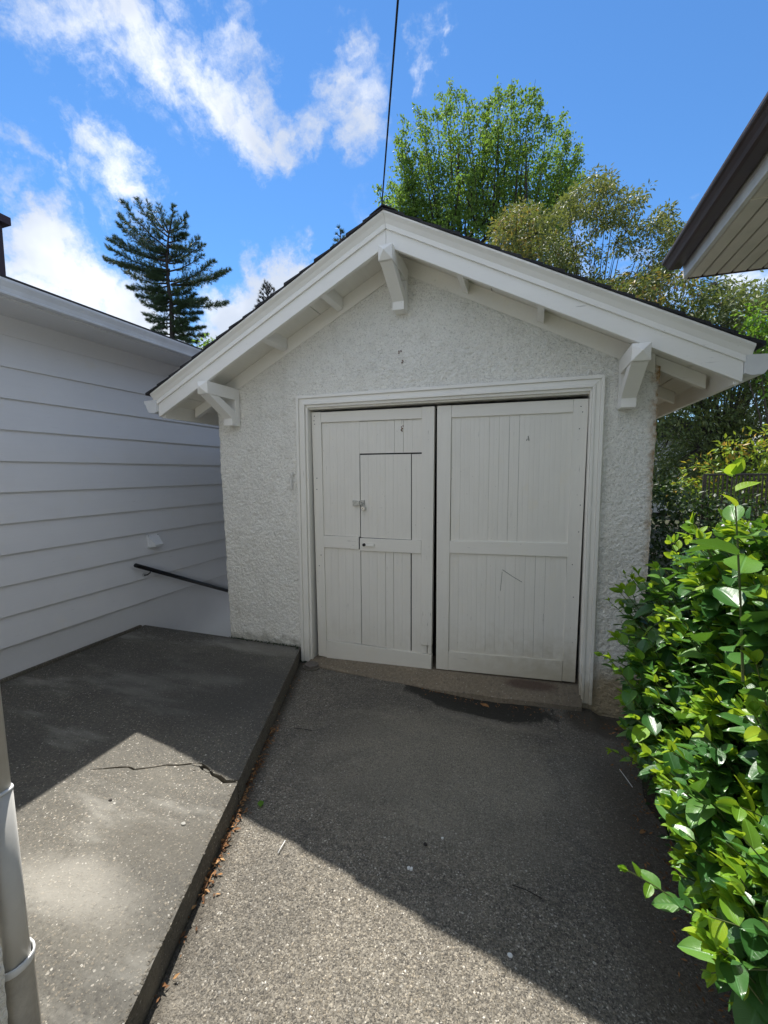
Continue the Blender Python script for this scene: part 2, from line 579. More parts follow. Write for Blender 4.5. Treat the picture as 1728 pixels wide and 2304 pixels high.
M_shing2 = mat_plain('asphalt_shingle_worn', (.040, .040, .044), .95, 0, .45, 50, .8)
M_pipe = mat_plain('downspout_metal', (.60, .59, .55), .42, 0, .12, 6, .05)
M_drain = mat_plain('old_drain_pipe', (.42, .39, .33), .6, 0, .3, 14, .3)
M_wire = mat_plain('cable_sheath', (.008, .008, .010), .6, 0, .1, 9, 0)
M_bark = mat_plain('bark', (.075, .062, .050), .9, 0, .5, 22, .8)
M_barkd = mat_plain('dark_bark', (.035, .028, .024), .9, 0, .5, 22, .8)
M_twig = mat_plain('green_twig', (.10, .13, .035), .6, 0, .35, 30, .2)
M_rust = mat_plain('rust', (.16, .06, .022), .9, 0, .4, 60, .4)
M_clay = mat_plain('clay_cap', (.16, .14, .12), .9, 0, .4, 30, .5)
M_stone = mat_plain('pale_stone', (.40, .39, .35), .85, 0, .3, 60, .4)
M_white = mat_plain('white_fleck', (.80, .80, .78), .7, 0, .1, 60, .3)
M_bwall = mat_plain('far_house_paint', (.62, .64, .68), .6, 0, .12, 3, .05)
M_brick = mat_plain('chimney_brown', (.045, .030, .040), .7, 0, .3, 8, .3)

m, T, b, out = material('garden_soil')
P = T.n('ShaderNodeNewGeometry').outputs['Position']
n1 = T.noise(P, 3, 6, .65)
n2 = T.noise(P, 38, 5, .7)
col = T.mix(T.step(n1, .4, .6), (.050, .038, .026), (.045, .060, .020))
col = T.mix(T.step(n2, .55, .75, 0, .8), col, (.13, .095, .06))
T.set(b, 'Base Color', col)
T.set(b, 'Roughness', .95)
bp = T.n('ShaderNodeBump', {'Strength': .9, 'Distance': .03})
T.set(bp, 'Height', n2)
T.set(b, 'Normal', bp)
M_soil = m


def mat_leaf(name, stops, rough=.45, trans=.35, tcol=(.30, .45, .05), spec=.3, veins=0):
    m, T, b, out = material(name)
    at_ = T.n('ShaderNodeAttribute', attribute_name='tint')
    oi = T.n('ShaderNodeObjectInfo')
    f = T.math('FRACT', T.math('ADD', at_.outputs['Fac'], T.math('MULTIPLY', oi.outputs['Random'], 1.0 if veins else 0.0)))
    col = T.ramp(f, stops)
    if veins:
        P = T.n('ShaderNodeTexCoord').outputs['Object']
        n = T.noise(P, 60, 4, .6)
        col = T.mix(T.step(n, .4, .7, 0, .25), col, tuple(x * 1.5 for x in stops[0][1]))
        sp_ = T.n('ShaderNodeSeparateXYZ')
        T.set(sp_, 0, T.n('ShaderNodeAttribute', attribute_name='leafuv').outputs['Vector'])
        ax = T.math('ABSOLUTE', sp_.outputs['X'])
        rib = T.step(ax, .0, .035, 1, 0)
        side = T.math('SUBTRACT', sp_.outputs['Y'], T.math('MULTIPLY', ax, .9))
        saw = T.math('ABSOLUTE', T.math('SUBTRACT', T.math('FRACT', T.math('MULTIPLY', side, 7.0)), .5))
        vein = T.math('MAXIMUM', rib, T.math('MULTIPLY', T.step(saw, .0, .06, 1, 0), .22))
        col = T.mix(T.math('MULTIPLY', vein, .45), col, tuple(min(1, x * 2.2 + .04) for x in stops[0][1]))
        bp = T.n('ShaderNodeBump', {'Strength': .4, 'Distance': .003})
        T.set(bp, 'Height', T.math('ADD', T.math('MULTIPLY', n, .5), T.math('MULTIPLY', vein, -.8)))
        T.set(b, 'Normal', bp)
    T.set(b, 'Base Color', col)
    T.set(b, 'Roughness', rough)
    b.inputs['Specular IOR Level'].default_value = spec
    tr = T.n('ShaderNodeBsdfTranslucent')
    T.set(tr, 'Color', T.mix(.55, col, tcol))
    mx = T.n('ShaderNodeMixShader')
    mx.inputs[0].default_value = trans
    T.t.links.new(b.outputs[0], mx.inputs[1])
    T.t.links.new(tr.outputs[0], mx.inputs[2])
    T.t.links.new(mx.outputs[0], out.inputs[0])
    return m


M_lf_tree = mat_leaf('spring_tree_leaf', [(0, (.055, .115, .030)), (.5, (.095, .17, .042)), (1, (.18, .27, .065))], .62, .42, (.32, .52, .05))
M_lf_olive = mat_leaf('olive_tree_leaf', [(0, (.055, .095, .032)), (.6, (.105, .150, .045)), (.82, (.15, .165, .05)), (.90, (.32, .19, .03)), (1, (.46, .30, .05))], .58, .32, (.30, .32, .05), .6)
M_lf_hedge = mat_leaf('dense_tree_leaf', [(0, (.048, .082, .028)), (.6, (.105, .145, .042)), (.90, (.15, .17, .045)), (.95, (.28, .17, .03)), (1, (.38, .2, .05))], .55, .30, (.24, .30, .05), .6)
M_lf_pine = mat_leaf('pine_needles', [(0, (.030, .070, .042)), (1, (.095, .145, .065))], .5, .12, (.10, .16, .03))
M_lf_con = mat_leaf('dark_conifer_needles', [(0, (.020, .026, .020)), (1, (.045, .045, .030))], .5, .1, (.08, .1, .03))
M_lf_nand = mat_leaf('nandina_leaf', [(0, (.09, .20, .02)), (.6, (.20, .32, .03)), (.82, (.30, .40, .04)), (.9, (.45, .24, .03)), (1, (.46, .32, .04))], .4, .4, (.45, .5, .04))
M_lf_bright = mat_leaf('bright_tree_leaf', [(0, (.06, .16, .02)), (1, (.14, .30, .03))], .45, .4, (.30, .5, .04))
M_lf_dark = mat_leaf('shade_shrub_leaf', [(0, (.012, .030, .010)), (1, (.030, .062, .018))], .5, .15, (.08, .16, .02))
M_lf_old = mat_leaf('shrub_leaf', [(0, (.028, .095, .022)), (.5, (.050, .150, .028)), (1, (.12, .26, .035))], .33, .22, (.24, .50, .03), .6, veins=1)
M_lf_new = mat_leaf('shrub_young_leaf', [(0, (.12, .27, .02)), (.6, (.20, .37, .025)), (1, (.36, .48, .03))], .38, .42, (.5, .62, .03), .4, veins=1)
M_lf_ivy = mat_leaf('ivy_leaf', [(0, (.018, .045, .016)), (1, (.040, .085, .026))], .4, .2, (.1, .25, .03))
M_litter = mat_leaf('dry_litter', [(0, (.08, .04, .02)), (.5, (.25, .12, .05)), (.85, (.42, .22, .09)), (1, (.55, .34, .16))], .8, .1, (.4, .2, .05))


# ------------------------------------------------------------------ leaf scattering
LEAF_BIG = (np.array([[0, 0, 0], [.22, .22, .04], [.0, .25, -.03], [-.22, .22, .04], [.32, .52, .02], [0, .55, -.045], [-.32, .52, .02],
                      [.20, .82, -.03], [0, .84, -.09], [-.20, .82, -.03], [0, 1.02, -.14]]),
            np.array([[0, 1, 2], [0, 2, 3], [1, 4, 5], [1, 5, 2], [2, 5, 6], [2, 6, 3], [4, 7, 8], [4, 8, 5], [5, 8, 9], [5, 9, 6], [7, 10, 8], [8, 10, 9]]))


def smooth_leaf(nl=6, nw=2, hw=.31, cup=.14, drp=.2):
    V, F = [], []
    for i in range(nl + 1):
        t = i / nl
        w = hw * (math.sin(math.pi * min(1, t ** .82)) ** .72) * (1 - .10 * t) if 0 < t < 1 else .004
        for j in range(-nw, nw + 1):
            a = j / nw
            V.append((w * a, t * (1 - .1 * drp * t), cup * (abs(a) ** 1.3) * 2.2 * w - drp * t ** 1.8 + .02 * math.sin(7 * t) * a))
    k = 2 * nw + 1
    for i in range(nl):
        for j in range(k - 1):
            q = i * k + j
            F += [(q, q + 1, q + k + 1), (q, q + k + 1, q + k)]
    return np.array(V), np.array(F)


LEAF_FULL = smooth_leaf()
LEAF_SM = (np.array([[0, 0, 0], [.28, .45, .05], [0, 1, -.08], [-.28, .45, .05]]), np.array([[0, 1, 2], [0, 2, 3]]))
LEAF_LONG = (np.array([[0, 0, 0], [.19, .42, .03], [0, 1, -.12], [-.19, .42, .03]]), np.array([[0, 1, 2], [0, 2, 3]]))
NEEDLE = (np.array([[.032, 0, 0], [-.032, 0, 0], [0, 1, 0]]), np.array([[0, 1, 2]]))


def unit(a):
    return a / (np.linalg.norm(a, axis=-1, keepdims=True) + 1e-9)


def scatter(tpl, pos, fwd, up, size, tint):
    tv, tf = tpl
    fwd = unit(np.asarray(fwd, float))
    x = unit(np.cross(fwd, up))
    z = np.cross(x, fwd)
    n, k = len(pos), len(tv)
    V = pos[:, None, :] + size[:, None, None] * (tv[None, :, 0:1] * x[:, None, :] + tv[None, :, 1:2] * fwd[:, None, :] + tv[None, :, 2:3] * z[:, None, :])
    F = (tf[None] + (np.arange(n) * k)[:, None, None]).reshape(-1, 3)
    return V.reshape(-1, 3), F, np.repeat(tint, k)


def rdir(n):
    return unit(rng.normal(size=(n, 3)))


def leaf_mesh(name, tpl, pos, fwd, up, size, tint, mat, parent, kind='stuff'):
    V, F, a = scatter(tpl, pos, fwd, up, size, tint)
    return mesh_obj(name, V, F, mat, parent, attr=a, kind=kind)


def in_poly(u, v, poly):
    c = False
    n = len(poly)
    for i in range(n):
        (x1, y1), (x2, y2) = poly[i], poly[(i + 1) % n]
        if (y1 > v) != (y2 > v) and u < (x2 - x1) * (v - y1) / (y2 - y1) + x1:
            c = not c
    return c


# ================================================================== SETTING
def gz(x, y):
    """height of the driveway: falls a little to the right and towards the sill hollow"""
    s = np.clip((x - .2) / 1.6, 0, 1)
    s = s * s * (3 - 2 * s)
    near = np.clip((y + 2.6) / 2.2, 0, 1)
    hol = np.exp(-((x - .98) / .5) ** 2 - ((y + .19) / .15) ** 2)
    return -.075 * s * near * (1 - .75 * np.exp(-((y + .10) / .16) ** 2) * (x < 1.82)) - .035 * hol


KX0, KS = -.677, -.3474     # kerb line x = KX0 + KS*y


def kerb_x(y):
    return KX0 + KS * y


def right_edge(y):
    w = min(1, max(0, (-3.5 - y) / .8))
    return 2.02 + .05 * math.sin(y * 3.1) + .03 * math.sin(y * 9.7 + 1) + 1.1 * w * w * (3 - 2 * w)  # extra width behind the camera, added to bounce light


nx, ny = 90, 150
ys = np.linspace(-9.0, .12, ny)
V = []
for j, y in enumerate(ys):
    xl = kerb_x(y) + .004 if y < 0 else KX0 + .004
    xr = right_edge(y) + (.10 if y > -.4 else 0)
    for i in range(nx):
        x = xl + (xr - xl) * i / (nx - 1)
        V.append((x, y, float(gz(np.array(x), np.array(y)))))
V = np.array(V)
V[:, 2] += (vnoise(V, 3.0) - .5) * .012
idx = np.arange(nx * ny).reshape(ny, nx)
F = np.stack([idx[:-1, :-1].ravel(), idx[:-1, 1:].ravel(), idx[1:, 1:].ravel(), idx[1:, :-1].ravel()], 1)
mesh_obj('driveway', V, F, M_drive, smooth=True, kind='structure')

# soil / garden ground, open where the cellar stair goes down
g = MB()
for (x0, y0, x1, y1) in ((-300, -300, 300, -9), (-300, -9, -2.6, 400), (-2.6, -9, 300, .12), (-1.46, .12, 300, 400), (-2.6, 5.0, -1.46, 400)):
    g.add([(x0, y0, -.14), (x1, y0, -.14), (x1, y1, -.14), (x0, y1, -.14)], [(0, 1, 2, 3)])
g.build('ground', M_soil, kind='structure')
MB().add([(-60, -17, -.136), (60, -17, -.136), (60, -9, -.136), (-60, -9, -.136)], [(0, 1, 2, 3)]).build('bounce_road', M_slab, kind='structure')  # unseen pale road, added to bounce light onto the garage front
# planting bed under the shrub, a low uneven bank
nx2, ny2 = 46, 90
xs = np.linspace(0, 1, nx2)
V = []
for y in np.linspace(-9, 6.5, ny2):
    xr = right_edge(y) - .03 if y < -.02 else 2.12
    for t in xs:
        x = xr + (8 - xr) * t ** 1.6
        V.append((x, y, float(gz(np.array(x), np.array(y))) - .012 + .10 * min(1, (x - xr) * 1.2) + (.02 * math.sin(x * 7 + y * 5)) * min(1, (x - xr) * 3)))
V = np.array(V)
V[:, 2] += (vnoise(V, 14.0) - .5) * .03 * np.clip((V[:, 0] - 2.0) * 5, 0, 1)
idx = np.arange(nx2 * ny2).reshape(ny2, nx2)
F = np.stack([idx[:-1, :-1].ravel(), idx[:-1, 1:].ravel(), idx[1:, 1:].ravel(), idx[1:, :-1].ravel()], 1)
mesh_obj('planting_bed', V, F, M_soil, smooth=True, kind='structure')

# raised slab, its kerb edge running askew to the garage, cracked across
crack_u = [(-.114, -1.657), (-.165, -1.672), (-.215, -1.652), (-.262, -1.652), (-.30, -1.640), (-.345, -1.618), (-.375, -1.606), (-.43, -1.617), (-.50, -1.655), (-.56, -1.681), (-.62, -1.716), (-.70, -1.758), (-.75, -1.762), (-.80, -1.776), (-.87, -1.812), (-.948, -1.858)]
crack_w = [.018, .024, .027, .018, .012, .032, .026, .014, .010, .009, .009, .013, .010, .015, .012, 0]
ztop = .12
edge = []
yy = np.arange(-.0, -8.01, -.06)
for y in yy:
    edge.append((kerb_x(y) + random.uniform(-.0022, .0022), y))
outline = []
done = False
for (x, y) in edge:
    if y < -1.66 and not done:
        done = True
        cu = [(a + random.uniform(-.004, .004), c + random.uniform(-.003, .003)) for (a, c) in crack_u]
        cu[0] = (kerb_x(-1.655) - .001, -1.655)
        outline += cu
        low_ = [(a + .0, c - w - random.uniform(0, .004) * (w > 0)) for (a, c), w in zip(cu, crack_w)][:-1]
        low_[0] = (kerb_x(-1.672), -1.672)
        outline += list(reversed(low_))
    if not (-1.69 < y < -1.64):
        outline.append((x, y))
outline += [(-2.66, -8.0), (-2.66, -.004), (-1.462, -.004)]
tri = tessellate_polygon([[Vector((x, y, 0)) for x, y in outline]])
n = len(outline)
V = [(x, y, ztop) for x, y in outline] + [(x, y, -.2) for x, y in outline]
F = []
for t in tri:
    a, b_, c = [Vector((*outline[i], 0)) for i in t]
    F.append(tuple(t) if (b_ - a).cross(c - a).z > 0 else tuple(reversed(t)))
slab_faces = len(F)
for i in range(n):
    j = (i + 1) % n
    F.append((i, j, j + n, i + n))
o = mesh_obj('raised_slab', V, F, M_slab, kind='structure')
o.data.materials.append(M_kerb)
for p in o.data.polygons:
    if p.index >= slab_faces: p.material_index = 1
# crumbling arris along the kerb
rub = MB()
for k in range(520):
    y = -random.random() ** .8 * 3.4
    s = random.uniform(.0015, .0045)
    x = kerb_x(y) - random.uniform(.0, .02)
    rub.box((x - s, y - s, ztop - .002), (x + s * random.uniform(.5, 1.5), y + s, ztop + s * .45))
rub.build('kerb_crumbs', M_kerb, kind='stuff')
# loose chips sitting in the crack
for (cx, cy, L, wd, rot) in ((-.400, -1.630, .075, .016, .15), (-.315, -1.652, .055, .012, -.25), (-.385, -1.668, .016, .009, .3)):
    P8 = []
    for k in range(9):
        a = 2 * math.pi * k / 9
        r = random.uniform(.85, 1.1)
        px, py = L / 2 * math.cos(a) * r, wd * .6 * math.sin(a) * r
        P8.append((cx + px * math.cos(rot) - py * math.sin(rot), cy + px * math.sin(rot) + py * math.cos(rot)))
    o = MB().prism(P8, 2, ztop - .02, ztop + .003).build('concrete_chip', M_slab)
    tag(o, {0: 'longest flat chip of grey concrete wedged in the crack across the raised slab', 1: 'shorter flat concrete chip in the crack, nearer the kerb edge',
            2: 'tiny loose chip lying just below the crack in the raised slab'}[[.075, .055, .016].index(L)], 'concrete chip', 'loose concrete chips along the crack')

# stair down between the two buildings
st = MB()
for k in range(7):
    st.box((-2.6, .0 + .28 * k, -2.0), (-1.475, .0 + .28 * (k + 1), -.06 - .19 * k))
st.box((-2.6, 1.96, -2.0), (-1.475, 2.6, -1.45)).box((-2.6, 2.6, -2.0), (-1.475, 5.0, -.13))
st.build('stairs', M_kerb, kind='structure')

# ================================================================== GARAGE
XC = .305
APZ = 3.363          # lower edge of the rake board at the apex
SL = .511
EH = 2.165           # half width at rake board ends
gar = empty('garage', (XC, 0, 0), 'white rough-cast garage with a gabled roof and double wooden doors', 'garage')


def fbz(x):
    return APZ - SL * abs(x - XC)


def stucco_grid(name, paths, nz, zb, zt):
    """paths: list of (x, y, nx, ny) along the wall face; zt(x) top"""
    P = np.array([(p[0], p[1], 0) for p in paths])
    Nn = np.array([(p[2], p[3], 0) for p in paths])
    t = np.linspace(0, 1, nz)
    zs = zb + np.outer(t, np.array([zt(p[0]) for p in paths]) - zb)
    V = np.repeat(P[None], nz, 0)
    V[:, :, 2] = zs
    # the old wall leans: its left corner stands in a little at the foot
    lean = np.clip((2.24 - V[:, :, 2]) / 2.12, 0, 1.2) * .056
    V[:, :, 0] += lean * np.clip((-.75 - V[:, :, 0]) / .78, 0, 1)
    leanr = np.clip((2.15 - V[:, :, 2]) / 2.0, 0, 1.2) * .020
    V[:, :, 0] -= leanr * np.clip((V[:, :, 0] - 1.85) / .28, 0, 1)
    Q = V.reshape(-1, 3)
    n1 = vnoise(Q + .012 * np.stack([vnoise(Q + 3, 40), vnoise(Q + 9, 40), vnoise(Q + 17, 40)], 1), 76)
    d = (n1 ** .55 - .7) * .018 + (vnoise(Q + 5, 120) - .5) * .006 + (vnoise(Q, 5) - .5) * .012
    Q = Q + np.tile(Nn, (nz, 1)) * d[:, None]
    npth = len(paths)
    idx = np.arange(npth * nz).reshape(nz, npth)
    F = np.stack([idx[:-1, :-1].ravel(), idx[:-1, 1:].ravel(), idx[1:, 1:].ravel(), idx[1:, :-1].ravel()], 1)
    return mesh_obj(name, Q, F, M_stucco, gar, smooth=True)


def corner_path(x0, xc_, side, depth, r=.025, st_=.0075):
    pts = []
    if side < 0:
        for y in np.arange(depth, r, -st_ * 2): pts.append((xc_, y, -1, 0))
        for a in np.linspace(0, math.pi / 2, 6):
            pts.append((xc_ + r - r * math.cos(a), r - r * math.sin(a), -math.cos(a), -math.sin(a)))
        for x in np.arange(xc_ + r + st_, x0, st_): pts.append((x, 0, 0, -1))
        pts.append((x0, 0, 0, -1))
    else:
        pts.append((x0, 0, 0, -1))
        for x in np.arange(x0 + st_, xc_ - r, st_): pts.append((x, 0, 0, -1))
        for a in np.linspace(math.pi / 2, 0, 6):
            pts.append((xc_ - r + r * math.cos(a), r - r * math.sin(a), math.cos(a), -math.sin(a)))
        for y in np.arange(r, depth, st_ * 2): pts.append((xc_, y, 1, 0))
    return pts


XL, XR = -1.53, 2.14
OX0, OX1, OZ = -.56, 1.72, 2.335
stucco_grid('stucco_wall', corner_path(OX0, XL, -1, .5), 340, -.25, lambda x: OZ)
stucco_grid('stucco_wall', corner_path(OX1, XR, 1, .5), 340, -.25, lambda x: OZ)
hx = np.arange(XL + .0, XR + .001, .0076)
stucco_grid('stucco_wall', [(x, 0, 0, -1) for x in hx], 150, OZ, lambda x: fbz(x) + .03)
# side and rear walls
MB().box((XL + .002, .48, -.25), (XL + .2, 5.3, 2.50)).build('side_wall', M_stucco, gar)
MB().box((XR - .2, .48, -.25), (XR - .002, 5.3, 2.44)).build('side_wall', M_stucco, gar)
MB().prism([(XL, -.25), (XR, -.25), (XR, fbz(XR) + .06), (XC, APZ + .06), (XL, fbz(XL) + .06)], 1, 5.3, 5.5).build('rear_wall', M_stucco, gar)
# dark lining so that the interior is closed off behind the doors
MB().box((-.9, .35, -.2), (2.0, .37, 2.6)).build('inner_partition', M_dark, gar)
MB().box((OX0 - .2, .02, OZ), (OX1 + .2, .34, OZ + .2)).build('lintel', M_dark, gar)

# --- casing: stepped moulding, mitred, three members on the face and the jamb behind
def frame_piece(name, ring_o, ring_i, y0, y1, part):
    (ax, az, bx, bz_, zl, zr) = ring_o     # left x, -, right x, top z, bottoms
    (cx, _, dx, dz, _, _) = ring_i
    if part == 'L': pts = [(ax, zl), (cx, zl), (cx, dz), (ax, bz_)]
    elif part == 'R': pts = [(dx, zr), (bx, zr), (bx, bz_), (dx, dz)]
    else: pts = [(ax, bz_), (cx, dz), (dx, dz), (bx, bz_)]
    return pts


rings = [(-.648, 1.800, 2.420), (-.622, 1.776, 2.395), (-.590, 1.744, 2.362), (-.566, 1.724, 2.340), (-.545, 1.712, 2.318)]
ydeps = [-.045, -.030, -.038, -.018]
for part in 'LRT':
    mb = MB()
    for k in range(4):
        a, c = rings[k], rings[k + 1]
        zl, zr = .005, .015
        y0 = ydeps[k]
        pts = {'L': [(a[0], zl), (c[0], zl), (c[0], c[2]), (a[0], a[2])],
               'R': [(c[1], zr), (a[1], zr), (a[1], a[2]), (c[1], c[2])],
               'T': [(a[0], a[2]), (c[0], c[2]), (c[1], c[2]), (a[1], a[2])]}[part]
        mb.prism(pts, 1, y0, .012 + .001 * k)
    mb.build('door_casing', M_trim if part != 'T' else M_trimx, gar, bevel=.003)
MB().box((-.575, .014, .03), (-.547, .34, 2.336)).build('jamb', M_trim, gar)
MB().box((1.712, .014, .05), (1.745, .34, 2.336)).build('jamb', M_trim, gar)
MB().box((-.547, .014, 2.305), (1.712, .34, 2.335)).build('jamb', M_trimx, gar)
# sill of worn concrete
n_ = 28
V, F = [], []
for i in range(n_):
    t = i / (n_ - 1)
    x = -.56 + 2.29 * t
    yf = -.085 - .055 * math.sin(t * math.pi) + random.uniform(-.005, .005)
    zf = .022 - .012 * math.sin(t * math.pi) + random.uniform(-.003, .003)
    zb = .03 + .085 * t
    V += [(x, .32, zb), (x, .03, zb), (x, yf + .02, zf + .004), (x, yf, zf - .012), (x, yf - .008, -.16)]
for i in range(n_ - 1):
    for k in range(4):
        F.append((i * 5 + k, i * 5 + k + 1, (i + 1) * 5 + k + 1, (i + 1) * 5 + k))
mesh_obj('door_sill', V, F, M_sill, gar, smooth=False)


def quad(name, pts, y0, y1, mat, parent, bevel=.003):
    return MB().prism(pts, 1, y0, y1).build(name, mat, parent, bevel=bevel)


def boards(parent, x0, x1, nb, zb, zt, y=.062, mat=None, gaps=None):
    w = (x1 - x0) / nb
    for i in range(nb):
        a, c = x0 + i * w, x0 + (i + 1) * w
        gp = .0003 + (gaps.get(i, 0) if gaps else 0)
        yj = y + random.uniform(-.0007, .0007)
        zb_a, zb_c = (zb(a), zb(c)) if callable(zb) else (zb, zb)
        zt_a, zt_c = (zt(a), zt(c)) if callable(zt) else (zt, zt)
        mid_ = (a + c) / 2
        e = random.choice((.0003, .0004, .0012))
        gp = gp if e > .001 or (gaps and i in gaps) else .0001
        # a bead board: chamfered tongue, with a quirk down the middle
        prof = [(a + gp, yj + .012), (a + gp, yj + e), (a + gp + e, yj), (mid_ - .003, yj), (mid_, yj + .0008), (mid_ + .003, yj), (c - gp - e, yj), (c - gp, yj + e), (c - gp, yj + .012)]
        V, F = [], []
        for (px, py) in prof:
            t = (px - a) / (c - a)
            V.append((px, py, zb_a + (zb_c - zb_a) * t))
            V.append((px, py, zt_a + (zt_c - zt_a) * t))
        for k in range(len(prof) - 1):
            F.append((2 * k, 2 * k + 2, 2 * k + 3, 2 * k + 1))
        mesh_obj('board', V, F, mat or M_door, parent)


# --- left leaf (with the little wicket cut into it)
dl = bpy.data.objects.new('left_door', None)
COL.objects.link(dl)
dl.parent = gar
dl.location = (-.541 - XC, .05, 0)
dl['label'] = 'left door leaf with a small wicket door cut into it'
Y0 = .046
quad('stile', [(-.541, 2.285), (-.517, .042), (-.432, .038), (-.449, 2.286)], Y0, .09, M_door, dl)
quad('stile', [(.473, 2.279), (.577, 2.279), (.564, .276), (.468, .276)], Y0 - .006, .09, M_door, dl)
quad('rail', [(-.4475, 2.282), (.4725, 2.277), (.4715, 2.187), (-.448, 2.192)], Y0 + .001, .09, M_rail, dl)
quad('rail', [(-.4475, 1.179), (-.099, 1.182), (-.099, 1.072), (-.448, 1.072)], Y0 + .002, .085, M_rail, dl)
quad('rail', [(-.431, .202), (.5635, .197), (.560, .026), (-.431, .034)], Y0 - .003, .09, M_rail, dl)
quad('patch_block', [(.470, .272), (.520, .272), (.520, .200), (.470, .200)], Y0 + .004, .09, M_door, dl, .002)
quad('patch_block', [(.526, .272), (.560, .272), (.560, .200), (.526, .200)], Y0 + .006, .09, M_door, dl, .002)
MB().box((-.50, .076, .06), (.55, .088, 2.26)).build('backing', M_dark, dl)
boards(dl, -.445, -.0890, 5, 1.183, 2.190)
boards(dl, -.0888, .470, 7, 1.913, 2.186, gaps={4: .0015})
boards(dl, -.446, -.0885, 5, .204, 1.070)
boards(dl, .384, .471, 1, .197, 1.90, y=.058)
wk = bpy.data.objects.new('wicket_door', None)
COL.objects.link(wk)
wk.parent = gar
wk.location = (-.085 - XC, .05, .2)
wk['label'] = 'small wicket door in the left leaf with padlocked hasp'
boards(wk, -.080, .376, 6, 1.179, 1.901, y=.057)
boards(wk, -.081, .374, 6, lambda x: .206 - .022 * (x + .09), 1.062, y=.0575, gaps={3: .0020})
quad('rail', [(-.085, 1.174), (.469, 1.178), (.469, 1.067), (-.086, 1.062)], Y0 - .004, .056, M_rail, wk)
MB().tube([(-.044, Y0 - .02, 1.117), (-.044, Y0 - .003, 1.117)], .0135, 14).build('knob', M_black, wk, smooth=False, bevel=.002)
hb = MB()
hb.box((-.024, Y0 - .024, 1.106), (.056, Y0 - .012, 1.131))
hb.box((-.020, Y0 - .013, 1.110), (-.008, Y0 - .0035, 1.127)).box((.040, Y0 - .013, 1.110), (.052, Y0 - .0035, 1.127))
hb.build('handle', M_trim, wk, bevel=.003)
hs = MB()
hs.prism([(-.152, 1.504), (-.085, 1.500), (-.085, 1.462), (-.150, 1.456)], 1, Y0 - .004, Y0 + .014)
hs.build('hasp', M_metal, wk, bevel=.002)
hs = MB()
hs.prism([(-.082, 1.508), (-.040, 1.508), (-.040, 1.462), (-.082, 1.462)], 1, Y0 + .0, Y0 + .012)
hs.tube([(-.066, Y0 + .002, 1.493), (-.066, Y0 - .016, 1.489), (-.058, Y0 - .022, 1.483), (-.052, Y0 - .016, 1.476), (-.052, Y0 + .002, 1.470)], .004, 8)
hs.build('staple_plate', M_metal, wk, bevel=.002)
# padlock: a thing of its own, hanging in the staple
pk = empty('padlock', (-.045, Y0 - .02, 1.42), 'small round steel padlock hanging from the hasp of the wicket door', 'padlock')
MB().tube([(-.045, Y0 - .026, 1.437), (-.045, Y0 - .006, 1.437)], .020, 18).build('lock_body', M_brass, pk, bevel=.003)
sh = [(-.045 + .013 * math.cos(a) - .008, Y0 - .016, 1.455 + .024 * math.sin(a)) for a in np.linspace(-.1, math.pi + .1, 10)]
MB().tube(sh, .0034, 8).build('shackle', M_metal, pk, smooth=True)

# --- right leaf
dr = bpy.data.objects.new('right_door', None)
COL.objects.link(dr)
dr.parent = gar
dr.location = (.6 - XC, .05, 0)
dr['label'] = 'right door leaf with an upper and a lower boarded panel'
quad('stile', [(.597, 2.281), (.713, 2.280), (.706, .083), (.602, .080)], Y0, .09, M_door, dr)
quad('stile', [(1.609, 2.276), (1.7105, 2.274), (1.6885, .130), (1.596, .128)], Y0, .09, M_door, dr)
quad('rail', [(.7135, 2.279), (1.6085, 2.275), (1.6085, 2.182), (.7135, 2.184)], Y0 + .0015, .09, M_rail, dr)
quad('rail', [(.708, 1.187), (1.6045, 1.212), (1.6045, 1.104), (.708, 1.085)], Y0 + .0015, .09, M_rail, dr)
quad('rail', [(.7065, .246), (1.5955, .289), (1.594, .124), (.7065, .084)], Y0 + .001, .09, M_rail, dr)
MB().box((.62, .076, .10), (1.68, .088, 2.26)).build('backing', M_dark, dr)
boards(dr, .713, 1.610, 12, lambda x: 1.187 + .0278 * (x - .708) - .004, lambda x: 2.186 - .004 * (x - .71), gaps={6: .001})
boards(dr, .708, 1.600, 12, lambda x: .246 + .0484 * (x - .7065) - .004, lambda x: 1.086 + .0212 * (x - .708), gaps={9: .0006})


def dots(parent, name, pts, r=.004, y=Y0 - .0005, mat=None):
    mb = MB()
    for (x, z) in pts:
        mb.tube([(x, y - .001, z), (x, y + .004, z)], r, 8)
    mb.build(name, mat or M_black, parent, kind='stuff')


dots(dl, 'nail_holes', [(-.512, 2.25), (-.516, 2.21), (-.510, 2.18), (-.497, 1.70), (-.50, 1.60), (-.47, 1.0), (-.49, .9)], .0045)
dots(dl, 'bolt_heads', [(.515, 2.235), (.542, 2.235)], .008, Y0 - .008, M_rail)
dots(dr, 'bolt_heads', [(.64, 2.24), (.672, 2.241), (.635, 2.13), (.64, .98), (.65, .92)], .008, Y0 - .002, M_rail)
dots(dr, 'nail_holes', [(1.66, 2.22), (1.672, 2.18), (1.655, 2.06), (1.68, 1.5), (1.675, 1.3), (1.64, 1.05), (1.655, .8)], .004)
